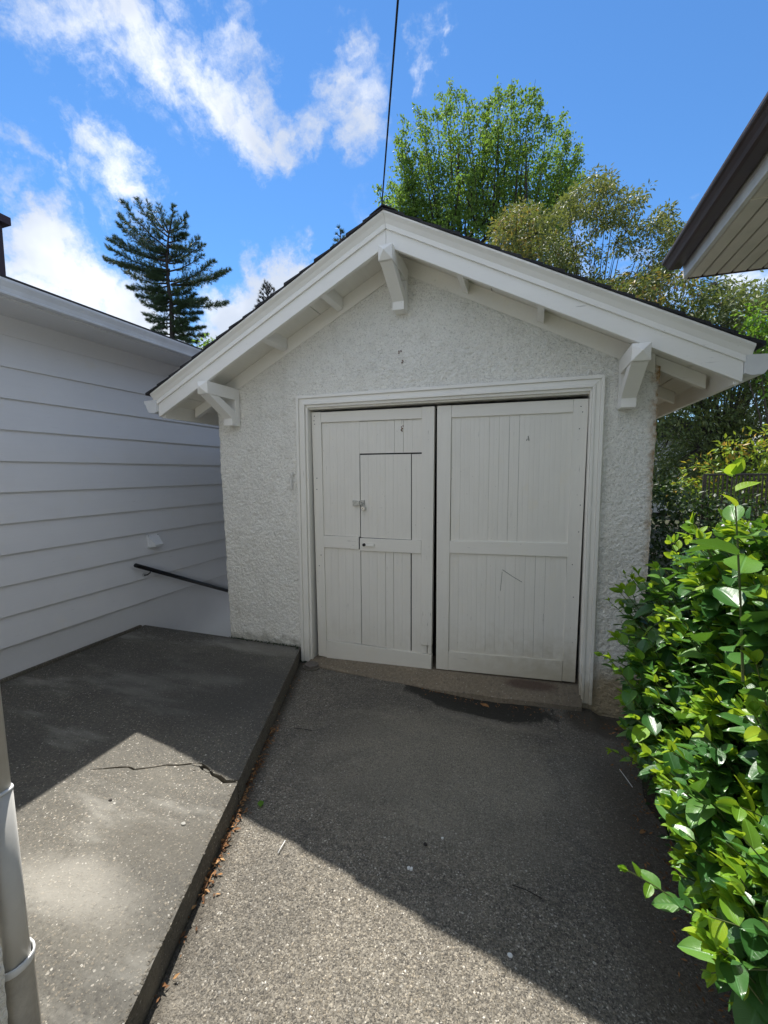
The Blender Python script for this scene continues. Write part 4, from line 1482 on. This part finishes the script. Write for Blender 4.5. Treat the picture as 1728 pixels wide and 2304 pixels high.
# named leading shoots seen in the photograph
LEAD = [((1412, 1958), 1.30, (-.80, -.10, .34), .42, .062), ((1375, 1688), 1.75, (-.75, -.25, .35), .45, .055), ((1495, 1672), 1.60, (-.7, -.2, .5), .40, .068),
        ((1650, 1068), 1.05, (-.12, .0, 1.0), .42, .080), ((1560, 1178), 1.45, (-.45, .05, .85), .40, .070), ((1508, 1222), 1.7, (-.5, .1, .8), .35, .060), ((1370, 1352), 2.75, (-.7, -.1, .6), .40, .055),
        ((1352, 1475), 1.95, (-.85, -.1, .25), .35, .05), ((1625, 1940), 1.1, (-.6, -.1, .6), .36, .062), ((1675, 2010), .98, (-.5, -.1, .7), .34, .062), ((1700, 1490), 1.05, (-.3, -.2, .8), .3, .07),
        ((1600, 2190), 1.05, (-.7, -.2, -.2), .26, .05), ((1405, 1290), 2.9, (-.4, .1, .9), .3, .045), ((1590, 2060), 1.08, (-.9, -.1, .1), .30, .075)]
for (uv, d, dr_, L, s_) in LEAD:
    twig(at(uv[0], uv[1], d), L, s_ * 1.32, True, dirv=dr_)
cnt = 0
random.seed(11)
while cnt < 430:
    u, v = random.uniform(1340, 1850), random.uniform(1050, 2304)
    if not in_poly(u, v, SH): continue
    d = depth_at(u, v) + abs(random.gauss(0, .10))
    if d < .9: d = .9 + random.random() * .1
    twig(at(u, v, d), random.uniform(.16, .30), random.choice((.07, .095, .11, .12, .135)) * random.uniform(.85, 1.1), random.random() < .66)
    cnt += 1
for layer in range(640):
    u, v = random.uniform(1380, 1850), random.uniform(1120, 2304)
    if not in_poly(u - 25, v - 20, SH): continue
    d = depth_at(u, v) + random.uniform(.15, .95)
    p = at(u, v, d)
    if p[0] < 1.75 + random.random() * .15 or p[2] < .06: continue
    twig(p, random.uniform(.18, .30), random.uniform(.10, .13), False, nl=8)
# the skirt that leans out over the driveway edge
for k in range(120):
    u = random.uniform(1395, 1600)
    v = random.uniform(1480, 1960)
    if u < 1395 + max(0, v - 1700) * .32 or (v > 1640 and u < 1440 + (v - 1640) * .3): continue
    twig(at(u, v, max(1.25, 2.0 - (v - 1450) * .0014 - (u - 1395) * .0022) + random.uniform(-.05, .25)), random.uniform(.18, .32), random.uniform(.075, .12), random.random() < .6)
# limbs down to the root
for k in range(26):
    u, v = random.uniform(1450, 1800), random.uniform(1250, 1900)
    p = at(u, v, depth_at(u, v) + .25)
    b0 = np.array([2.45 + random.random() * .5, np.clip(p[1] + random.uniform(-.3, .3), -2.8, -.3), -.05])
    m_ = (p + b0) / 2 + np.array([.12, 0, .1])
    stems.tube([b0, b0 * .6 + m_ * .4, m_, p], [.012, .010, .007, .004], 6, caps=False)
stems.build('stems', M_twig, sb, smooth=True, kind='stuff')
leaves = [l for l in leaves if np.dot(l[0] - CAM, FW) > .55]
leaves.sort(key=lambda l: np.dot(l[0] - CAM, FW) / l[3])
# the 300 leaves that show largest are parts of their own
protos = {}


def leaf_proto(young, v):
    """one leaf, five strips across and nine along, cupped and drooping at the tip"""
    key = (young, v)
    if key not in protos:
        nl, nw = 10, 4
        hw = (.33, .29, .36, .31)[v]
        cup = (.10, .22, .04, .15)[v]
        drp = (.16, .26, .08, .34)[v]
        V, F, U = [], [], []
        for i in range(nl + 1):
            t = i / nl
            w = hw * (math.sin(math.pi * min(1, t ** .82)) ** .72) * (1 - .10 * t) if 0 < t < 1 else .004
            w *= 1 + .05 * math.sin(i * 2.3 + v)
            for j in range(-nw, nw + 1):
                a = j / nw
                x = w * a
                z = cup * hw * (abs(a) ** 1.3) * 2.2 * (w / hw) - drp * t ** 1.8 + .022 * math.sin(7 * t + 2 * v) * a
                V.append((x, t * (1 - .10 * drp * t), z))
                U.append((x, t, 0))
        k = 2 * nw + 1
        for i in range(nl):
            for j in range(k - 1):
                F.append((i * k + j, i * k + j + 1, (i + 1) * k + j + 1, (i + 1) * k + j))
        me = bpy.data.meshes.new('leaf')
        me.from_pydata(V, [], F)
        a = me.attributes.new('tint', 'FLOAT', 'POINT')
        a.data.foreach_set('value', np.full(len(V), .1 + .2 * v, dtype=np.float32))
        a = me.attributes.new('leafuv', 'FLOAT_VECTOR', 'POINT')
        a.data.foreach_set('vector', np.array(U, dtype=np.float32).ravel())
        me.polygons.foreach_set('use_smooth', [True] * len(me.polygons))
        me.materials.append(M_lf_new if young else M_lf_old)
        protos[key] = me
    return protos[key]


base = np.array(wpos(sb))
for i, (p, f, up, s_, y_) in enumerate(leaves[:298]):
    f = f / np.linalg.norm(f)
    x_ = np.cross(f, up)
    x_ /= np.linalg.norm(x_)
    z_ = np.cross(x_, f)
    o = bpy.data.objects.new('leaf', leaf_proto(y_, i % 4))
    COL.objects.link(o)
    o.parent = sb
    q_ = p - base
    o.matrix_local = Matrix([[x_[0] * s_, f[0] * s_, z_[0] * s_, q_[0]], [x_[1] * s_, f[1] * s_, z_[1] * s_, q_[1]], [x_[2] * s_, f[2] * s_, z_[2] * s_, q_[2]], [0, 0, 0, 1]])
rest = leaves[298:]
for yng, mt, nm in ((True, M_lf_new, 'young_foliage'), (False, M_lf_old, 'foliage')):
    sel = [l for l in rest if bool(l[4]) == yng]
    if not sel: continue
    V, F, a = scatter(LEAF_FULL, np.array([l[0] for l in sel]), np.array([l[1] for l in sel]), np.array([l[2] for l in sel]), np.array([l[3] for l in sel]), rng.random(len(sel)) * .999)
    o = mesh_obj(nm, V, F, mt, sb, smooth=True, attr=a, kind='stuff')
    uvl = np.tile(LEAF_FULL[0] * (1, 1, 0), (len(sel), 1))
    o.data.attributes.new('leafuv', 'FLOAT_VECTOR', 'POINT').data.foreach_set('vector', uvl.astype(np.float32).ravel())

# ivy creeping at the foot of the shrub
n = 2600
x = 1.98 + rng.random(n) ** .8 * 1.3
y = -1.5 + rng.random(n) * 1.6
pos = np.stack([x, y, gz(x, y) + .02 + .10 * np.clip((x - 2.0) * 1.2, 0, 1) + rng.random(n) * .10], 1)
o = leaf_mesh('ground_ivy', LEAF_SM, pos, rng.normal(size=(n, 3)) * (1, 1, .4), np.tile((0, 0, 1.0), (n, 1)) + rng.normal(size=(n, 3)) * .35, rng.uniform(.03, .055, n), rng.random(n), M_lf_ivy, None)
tag(o, 'dark creeping ivy at the foot of the shrub by the garage corner', 'ivy')


# ================================================================== TREES AND HEDGES
def tufts_tree(name, label, cat, poly, d0, d1, ntuft, per, tuft_r, tpl, size, mat, bark, base_uv, base_d, holes=(), droop=-.4, upb=.9, nlimb=40, trunk_r=.16, tint_fn=None, group=None, ground=-.14, thin=()):
    bp = at(base_uv[0], base_uv[1], base_d)
    root = empty(name, (bp[0], bp[1], ground), label, cat, group)
    C_ = []
    while len(C_) < ntuft:
        us = [p[0] for p in poly]
        vs = [p[1] for p in poly]
        u, v = random.uniform(min(us), max(us)), random.uniform(min(vs), max(vs))
        if not in_poly(u, v, poly): continue
        if any((u - h[0]) ** 2 / h[2] ** 2 + (v - h[1]) ** 2 / h[3] ** 2 < 1 for h in holes): continue
        if any((u - h[0]) ** 2 / h[2] ** 2 + (v - h[1]) ** 2 / h[3] ** 2 < 1 for h in thin) and random.random() < .62: continue
        C_.append((u, v, random.uniform(d0, d1)))
    P = np.array([at(*c) for c in C_])
    P = P[P[:, 2] > ground + .1]
    uvt = np.array([c[:2] for c in C_])[:len(P)]
    br = MB()
    g0 = np.array([bp[0], bp[1], ground])
    topc = P.mean(0)
    fork = g0 + (topc - g0) * np.array([.3, .3, .45])
    MB().tube([g0, (g0 + fork) / 2 + np.array([.05, .03, 0]) * trunk_r * 5, fork], [trunk_r, trunk_r * .8, trunk_r * .5], 8).build('trunk', bark, root, smooth=True)
    limbs = []
    sel = rng.choice(len(P), min(nlimb, len(P)), replace=False)
    for i in sel:
        e = P[i]
        m1 = fork + (e - fork) * .35 + np.array([0, 0, .12 * np.linalg.norm(e - fork)])
        m2_ = fork + (e - fork) * .7 + np.array([0, 0, .10 * np.linalg.norm(e - fork)])
        br.tube([fork, m1, m2_, e], [trunk_r * .36, trunk_r * .2, trunk_r * .1, trunk_r * .03], 5, caps=False)
        limbs += [m1, m2_, (m2_ + e) / 2, e]
    limbs = np.array(limbs)
    for i in range(0, len(P), 2):
        k = np.argmin(((limbs - P[i]) ** 2).sum(1))
        s0 = limbs[k]
        br.tube([s0, (s0 + P[i]) / 2 + np.array([0, 0, .05]), P[i]], [trunk_r * .07, trunk_r * .05, trunk_r * .02], 4, caps=False)
    br.build('branches', bark, root, smooth=True, kind='stuff')
    n = len(P) * per
    cp_ = np.repeat(P, per, 0)
    off = rdir(n)
    pos = cp_ + off * (rng.random((n, 1)) ** .6) * tuft_r
    fwd = off * 1.0 + np.array([0, 0, droop]) + rng.normal(size=(n, 3)) * .3
    up = np.tile((0, 0, upb), (n, 1)) + rng.normal(size=(n, 3)) * .5
    tint = np.clip(rng.random(n) * .75 + np.repeat(rng.random(len(P)), per) * .25, 0, .999)
    if tint_fn is not None: tint = tint_fn(np.repeat(uvt, per, 0), tint)
    leaf_mesh('crown', tpl, pos, fwd, up, rng.uniform(size[0], size[1], n), tint, mat, root)
    return root


random.seed(5)
# tall spring-green tree: upswept leaders carrying leaf clusters
tr = at(1040, 1150, 17)
sg = empty('broadleaf_tree', (tr[0], tr[1], -.14), 'tall fresh-green leafy tree with many upright leaders behind the garage ridge', 'tree')
lead = [(345, 245), (215, 345), (385, 290), (450, 250), (520, 150), (585, 85), (640, 120), (710, 160), (790, 240), (840, 260), (915, 100), (955, 95), (1035, 60), (1070, 140), (1190, 60), (1240, 170), (1325, 285),
        (1385, 310), (1430, 380), (1490, 455), (1530, 520), (200, 460), (175, 545), (222, 640), (225, 770), (240, 860), (110, 790), (165, 890), (1535, 640), (1560, 770), (15, 870), (60, 900), (1500, 800), (1420, 560), (300, 560), (880, 190), (1140, 150)]
br = MB()
cl = []
ctr = np.array([800, 1500])
allL = [(a, b2, 0) for a, b2 in lead]
for k in range(38):
    a = random.uniform(230, 1500)
    b2 = 260 + abs(a - 820) * .55 + random.random() ** .7 * 700
    allL.append((a, b2, 1))
for (a, b2, inner) in allL:
    bx_ = 800 + (a - 800) * .66 + random.uniform(-60, 60)
    by_ = min(1650, max(b2 + 450, 1150 + abs(a - 800) * .25))
    dz = random.uniform(-2.4, 2.4) * (1 if inner else .7)
    pts = []
    for t in np.linspace(0, 1, 9):
        xx = bx_ + (a - bx_) * (t ** .85) + 22 * math.sin(t * 5 + a)
        yy2 = by_ + (b2 - by_) * t
        pts.append(at(840 + .3014 * xx, 160 + .3014 * yy2, 17 + dz * (.3 + .7 * t)))
    br.tube(pts, list(np.linspace(.038, .005, 9)), 5, caps=False)
    L = np.linalg.norm(pts[-1] - pts[0])
    m_ = int(L / .27)
    for k in range(m_):
        t = k / m_
        if t < .12 and random.random() < .6: continue
        i0 = min(7, int(t * 8))
        p = pts[i0] + (pts[i0 + 1] - pts[i0]) * (t * 8 - i0)
        spread = .12 + .56 * (1 - t) ** .8
        for q2 in range(2):
            o_ = rng.normal(size=3) * spread * .62
            o_[2] *= .8
            cl.append((p + o_, random.uniform(.16, .30) if t < .85 else .12))
MB().tube([(tr[0], tr[1], -.14), at(1035, 700, 17), at(1036, 600, 17), at(1032, 480, 17), at(1030, 330, 17)], [.34, .22, .15, .09, .03], 8).build('trunk', M_barkd, sg, smooth=True)
for kx in (640, 930, 1140):
    br.tube([at(1036, 640, 17), at(1010 + (kx - 800) * .18, 560, 17), at(840 + .3014 * kx, 450, 17 + random.uniform(-1, 1)), at(840 + .3014 * kx, 320, 17)], [.14, .10, .07, .03], 7, caps=False)
br.build('branches', M_barkd, sg, smooth=True, kind='stuff')
P = np.array([c[0] for c in cl])
R_ = np.array([c[1] for c in cl])
per = 26
n = len(P) * per
pos = np.repeat(P, per, 0) + rng.normal(size=(n, 3)) * np.repeat(R_, per)[:, None] * .60
leaf_mesh('crown', LEAF_SM, pos, rng.normal(size=(n, 3)) + (0, 0, -.5), np.tile((0, 0, .7), (n, 1)) + rng.normal(size=(n, 3)) * .7, rng.uniform(.085, .15, n), rng.random(n) * .7 + np.repeat(rng.random(len(P)), per) * .3, M_lf_tree, sg)

# olive-brown evergreen tree, tufts of drooping long leaves
poly1 = [(1075, 640), (1095, 560), (1120, 500), (1165, 460), (1215, 470), (1270, 450), (1310, 415), (1330, 385), (1370, 395), (1405, 430), (1440, 425), (1462, 420), (1440, 470), (1440, 510), (1480, 485), (1500, 470), (1530, 500),
         (1540, 540), (1500, 620), (1480, 700), (1500, 760), (1350, 800), (1200, 760), (1120, 700)]


def t1(uv, t):
    w = (uv[:, 0] < 1200) & (rng.random(len(t)) < .22)
    return np.where(w, .84 + rng.random(len(t)) * .14, t * .9)


tufts_tree('evergreen_tree', 'olive-green tree with long drooping leaves and some yellowing ones right of the gable', 'tree', poly1, 9.0, 11.6, 1250, 24, .17, LEAF_LONG, (.075, .125), M_lf_olive, M_barkd,
           (1330, 1150), 10.0, holes=((1185, 520, 14, 10), (1400, 590, 42, 18), (1330, 610, 40, 12), (1360, 530, 24, 12)), nlimb=46, trunk_r=.09, tint_fn=t1, thin=((1390, 570, 90, 70), (1290, 520, 60, 30)))
poly2 = [(1340, 655), (1400, 625), (1450, 610), (1530, 610), (1600, 625), (1660, 640), (1790, 640), (1790, 1120), (1470, 1120), (1462, 900), (1440, 760), (1380, 720)]


def t2(uv, t):
    w = (uv[:, 1] < 720) & (uv[:, 0] < 1560) & (rng.random(len(t)) < .30)
    return np.where(w, .90 + rng.random(len(t)) * .099, t * .93)


tufts_tree('evergreen_tree', 'dense grey-green tree with orange-tipped leaves filling the gap right of the garage', 'tree', poly2, 7.4, 9.8, 1500, 20, .16, LEAF_LONG, (.07, .12), M_lf_hedge, M_barkd,
           (1640, 1200), 8.6, holes=((1493, 1010, 16, 22),), nlimb=34, trunk_r=.07, tint_fn=t2)
poly3 = [(1640, 740), (1660, 700), (1700, 690), (1790, 660), (1790, 900), (1700, 860), (1650, 800)]
tufts_tree('broadleaf_tree', 'bright green leafy tree at the right edge beyond the evergreen', 'tree', poly3, 6.9, 7.3, 34, 26, .22, LEAF_SM, (.06, .10), M_lf_bright, M_bark, (1740, 1150), 7.2, nlimb=10, trunk_r=.07)
# far wooded backdrop on the right
poly4 = [(1350, 760), (1450, 720), (1560, 690), (1700, 640), (1900, 640), (1900, 1130), (1300, 1130)]
tufts_tree('broadleaf_tree', 'dark wooded mass of foliage far behind the fence on the right', 'tree', poly4, 13, 16, 520, 18, .5, LEAF_SM, (.16, .26), M_lf_hedge, M_barkd, (1600, 1150), 14, nlimb=24, trunk_r=.2, holes=((1493, 1010, 14, 20),))
# hedge top peeping over the left house roof
poly5 = [(440, 790), (450, 772), (475, 770), (500, 775), (515, 800), (480, 830)]
tufts_tree('broadleaf_tree', 'small round treetop just showing where the left roof meets the garage eave', 'tree', poly5, 22, 24, 26, 30, .45, LEAF_SM, (.16, .24), M_lf_tree, M_bark, (478, 1050), 23, nlimb=8, trunk_r=.15)

# nandina behind the fence, lit from above; dark shrub in the garage's shade
poly6 = [(1500, 1110), (1545, 1062), (1590, 1030), (1620, 1010), (1660, 985), (1730, 960), (1860, 950), (1860, 1180), (1600, 1200), (1530, 1150)]


def t3(uv, t):
    hi = uv[:, 1] < 1110 - (uv[:, 0] - 1500) * .42
    w = hi & (rng.random(len(t)) < .28)
    return np.where(w, .88 + rng.random(len(t)) * .119, t * .82)


tufts_tree('nandina_shrub', 'bright yellow-green bamboo-like shrub with orange tips above the iron fence', 'shrub', poly6, 5.75, 6.6, 260, 15, .15, LEAF_LONG, (.06, .10), M_lf_nand, M_twig, (1680, 1300), 6.2, nlimb=26, trunk_r=.02, tint_fn=t3, droop=.0)
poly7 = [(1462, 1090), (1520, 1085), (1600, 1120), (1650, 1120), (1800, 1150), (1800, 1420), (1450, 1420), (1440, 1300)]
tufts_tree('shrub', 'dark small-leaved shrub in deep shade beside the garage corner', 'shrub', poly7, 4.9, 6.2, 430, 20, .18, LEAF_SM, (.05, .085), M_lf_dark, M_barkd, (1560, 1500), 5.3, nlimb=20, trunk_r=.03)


# pine: whorls of upswept boughs with needle tufts
def bough_tree(name, label, mat, bark, trunk_px, d, boughs, tuft=.34, den=1.0, seed=3, cat='tree', tr0=.22, depth=.8):
    rs2 = np.random.default_rng(seed)
    tp = [at(u, v, d) for u, v in trunk_px]
    g0 = np.array([tp[0][0], tp[0][1], -.14])
    root = empty(name, tuple(g0), label, cat)
    br = MB()
    line = [g0] + tp
    MB().tube(line, list(np.linspace(tr0, .03, len(line))), 8).build('trunk', bark, root, smooth=True)
    pos, fw_ = [], []
    for (su, sv, eu, ev, hv) in boughs:
        s0 = at(su, sv, d)
        e0 = at(eu, ev, d + rs2.uniform(-1, 1) * depth * 1.2)
        L = np.linalg.norm(e0 - s0)
        sagm = np.array([0, 0, -.07 * L])
        pts = [s0, s0 + (e0 - s0) * .35 + sagm, s0 + (e0 - s0) * .7 + sagm * .8, e0]
        br.tube(pts, [.055, .04, .025, .008], 5, caps=False)
        nt = int(L / .14 * den)
        for k in range(nt):
            t = .12 + .88 * (k + rs2.random()) / nt
            i0 = min(2, int(t * 3))
            p = pts[i0] + (pts[i0 + 1] - pts[i0]) * (t * 3 - i0)
            dr2 = (e0 - s0) / L
            # side shoots along the bough, rising at their tips
            for q2 in range(hv):
                sd = rs2.normal(size=3)
                sd -= dr2 * sd.dot(dr2)
                sd /= np.linalg.norm(sd) + 1e-6
                ln = rs2.uniform(.15, .75) * (1.15 - t) * min(1.1, L / 2.4) + .07
                tip = p + sd * ln * np.array([1, 1, .45]) + dr2 * ln * .55 + np.array([0, 0, .12 * ln])
                if q2 == 0: br.tube([p, tip], [.012, .005], 4, caps=False)
                for r_ in (1.0, .6, .3):
                    pos.append(p + (tip - p) * r_)
                    fw_.append(tip - p + dr2 * .3)
    br.build('branches', bark, root, smooth=True, kind='stuff')
    P = np.array(pos)
    FWD = unit(np.array(fw_))
    per = 18
    n = len(P) * per
    f = np.repeat(FWD, per, 0) * .8 + rs2.normal(size=(n, 3)) * .45 + (0, 0, .22)
    leaf_mesh('crown', NEEDLE, np.repeat(P, per, 0), f, rs2.normal(size=(n, 3)), rs2.uniform(.6, 1.1, n) * tuft, np.clip(rs2.random(n), 0, .999), mat, root)
    return root


def zp(x, y): return (230 + .1808 * x, 430 + .1808 * y)


bl = []
for (sx_, sy_, ex, ey, h_) in [(810, 560, 410, 90, 2), (820, 520, 560, 150, 2), (830, 520, 700, 180, 2), (840, 500, 890, 180, 3), (850, 500, 1060, 290, 3), (840, 520, 1050, 400, 2), (800, 700, 250, 130, 3), (800, 740, 215, 300, 3), (790, 800, 200, 410, 3),
                               (800, 860, 90, 610, 3), (800, 880, 150, 570, 3), (800, 980, 60, 700, 3), (800, 1000, 30, 840, 4), (810, 1010, 220, 900, 3), (820, 1150, 290, 1010, 3), (830, 1180, 330, 1200, 4), (840, 1330, 430, 1300, 4), (830, 640, 1050, 540, 3),
                               (820, 860, 1200, 590, 3), (820, 880, 1260, 660, 3), (830, 1000, 1250, 800, 2), (860, 1160, 1390, 870, 3), (850, 1170, 1570, 980, 4), (860, 1180, 1500, 1010, 3), (860, 1380, 1300, 1350, 4), (860, 1400, 1550, 1390, 4),
                               (870, 1420, 1160, 1280, 4), (850, 1480, 490, 1380, 3), (870, 1600, 520, 1530, 3), (870, 1640, 560, 1600, 3), (880, 1500, 1230, 1510, 5), (880, 1560, 1180, 1580, 5), (890, 1700, 1260, 1700, 5), (880, 1760, 1290, 1790, 4), (880, 1800, 1180, 1870, 4),
                               (860, 1500, 700, 1680, 3), (830, 1300, 1090, 1230, 4), (830, 1100, 560, 1060, 4), (830, 1260, 600, 1220, 4), (820, 960, 620, 800, 3), (820, 700, 980, 700, 3), (860, 1540, 1000, 1440, 5), (850, 1300, 700, 1330, 5),
                               (810, 800, 500, 640, 3), (830, 900, 1010, 860, 3), (850, 1250, 1010, 1200, 4), (800, 620, 620, 480, 3), (870, 1850, 1060, 1960, 4), (870, 1850, 700, 1900, 3)]:
    a, b2 = zp(sx_, sy_), zp(ex, ey)
    bl.append((a[0], a[1], b2[0], b2[1], h_))
for k in range(34):      # short inner boughs that fill the crown unevenly
    sv = random.uniform(560, 1850)
    sd = random.choice((-1, 1))
    ln = random.uniform(90, 260) * (1.15 - .3 * abs(sv - 1300) / 600)
    a, b2 = zp(825 + (sv - 560) * .035, sv), zp(825 + sd * ln, sv - random.uniform(-60, 90))
    bl.append((a[0], a[1], b2[0], b2[1], 4))
bough_tree('pine_tree', 'tall dark green pine with open upswept boughs behind the left roof', M_lf_pine, M_barkd,
           [zp(880, 3300), zp(875, 1900), zp(860, 1400), zp(820, 1150), zp(805, 900), zp(820, 600), zp(860, 350)], 26, bl, tuft=.21, den=1.25, seed=4, tr0=.20)
# small dark conifer top beside the left rake
bl = []
for k in range(30):
    t = k / 29
    y_ = 650 + t * 110
    w_ = 6 + t * 42
    s_ = 1 if k % 2 else -1
    bl.append((603, y_, 603 + s_ * w_, y_ - 8 - 6 * (1 - t), 2))
bough_tree('conifer_tree', 'small blackish conifer top poking up behind the left slope of the garage roof', M_lf_con, M_barkd, [(603, 1050), (603, 800), (603, 700), (603, 645)], 30, bl, tuft=.26, den=.7, seed=9, tr0=.2, depth=.4)
bl = []
for k in range(12):
    t = k / 11
    y_ = 520 + t * 70
    w_ = 3 + t * 20
    s_ = 1 if k % 2 else -1
    bl.append((766, y_, 766 + s_ * w_, y_ - 6, 2))
bough_tree('conifer_tree', 'bluish treetop spike just showing over the garage roof left of the ridge', M_lf_pine, M_barkd, [(766, 1050), (766, 700), (766, 600), (766, 514)], 32, bl, tuft=.30, den=.8, seed=12, tr0=.2, depth=.3)

# ================================================================== FENCE, SEAT, FAR HOUSE
f0 = at(1586, 1068, 5.4)
f1 = at(1728, 1069, 5.55)
dirf = (f1 - f0)
dirf[2] = 0
dirf /= np.linalg.norm(dirf)
fe = empty('iron_fence', (f0[0], f0[1], 0), 'dark brown iron railing with upright bars behind the big shrub', 'fence')
ztopf = f0[2]
MB().tube([f0 + dirf * -.01, f0 + dirf * 3.2], .013, 6).build('top_rail', M_iron, fe)
MB().tube([f0 + (0, 0, -1.45), f0 + dirf * 3.2 + (0, 0, -1.45)], .013, 6).build('bottom_rail', M_iron, fe)
MB().box((f0[0] - .018, f0[1] - .018, 0), (f0[0] + .018, f0[1] + .018, ztopf - .002)).build('post', M_iron, fe, bevel=.002)
for k in range(1, 44):
    p = f0 + dirf * (.066 * k + .006)
    MB().box((p[0] - .0075, p[1] - .0075, .2), (p[0] + .0075, p[1] + .0075, ztopf - .004)).build('bar', M_iron, fe)
s0 = at(1627, 1182, 4.6)
ws = empty('garden_chair', (s0[0] + .3, s0[1], 0), 'white slatted garden chair half hidden behind the shrub and fence', 'chair')
for k in range(7):
    a = s0 + RT * (.066 * k) * np.array([1, 1, 0])
    MB().box((a[0], a[1], a[2] - .42), (a[0] + .042, a[1] + .018, a[2] - .026 + .010 * math.sin(k / 6 * math.pi))).build('slat', M_vent, ws, bevel=.004)
a, c = s0, s0 + RT * .45 * np.array([1, 1, 0])
MB().tube([a + (0, .008, -.012), (a + c) / 2 + (0, .012, .012), c + (0, .008, -.012)], .020, 8).build('back_rail', M_vent, ws, smooth=True)
MB().box((a[0] - .02, a[1] - .02, a[2] - .47), (c[0] + .05, a[1] + .46, a[2] - .43)).build('seat', M_vent, ws, bevel=.005)
for (lx_, ly_) in ((-.01, 0), (.42, .1), (-.01, .42), (.42, .42)):
    MB().box((a[0] + lx_, a[1] + ly_, -.02), (a[0] + lx_ + .04, a[1] + ly_ + .03, a[2] - .471)).build('leg', M_vent, ws)
fh = at(1500, 1010, 18)
far = empty('house', (fh[0], fh[1], 0), 'pale house glimpsed through a gap in the foliage right of the garage corner', 'house')
for k in range(13):
    MB().box((fh[0] - 1.6, fh[1], k * .24), (fh[0] + 2.0, fh[1] + .05 + .0, k * .24 + .215)).build('siding_board', M_bwall, far)
MB().box((fh[0] - 1.6, fh[1] + .051, 0), (fh[0] + 2.0, fh[1] + 3, 3.12)).build('wall', M_iron, far)
MB().prism([(fh[0] - 1.9, 3.12), (fh[0] + 2.3, 3.12), (fh[0] + .2, 4.0)], 1, fh[1] - .3, fh[1] + 3.2).build('roof', M_shing, far)
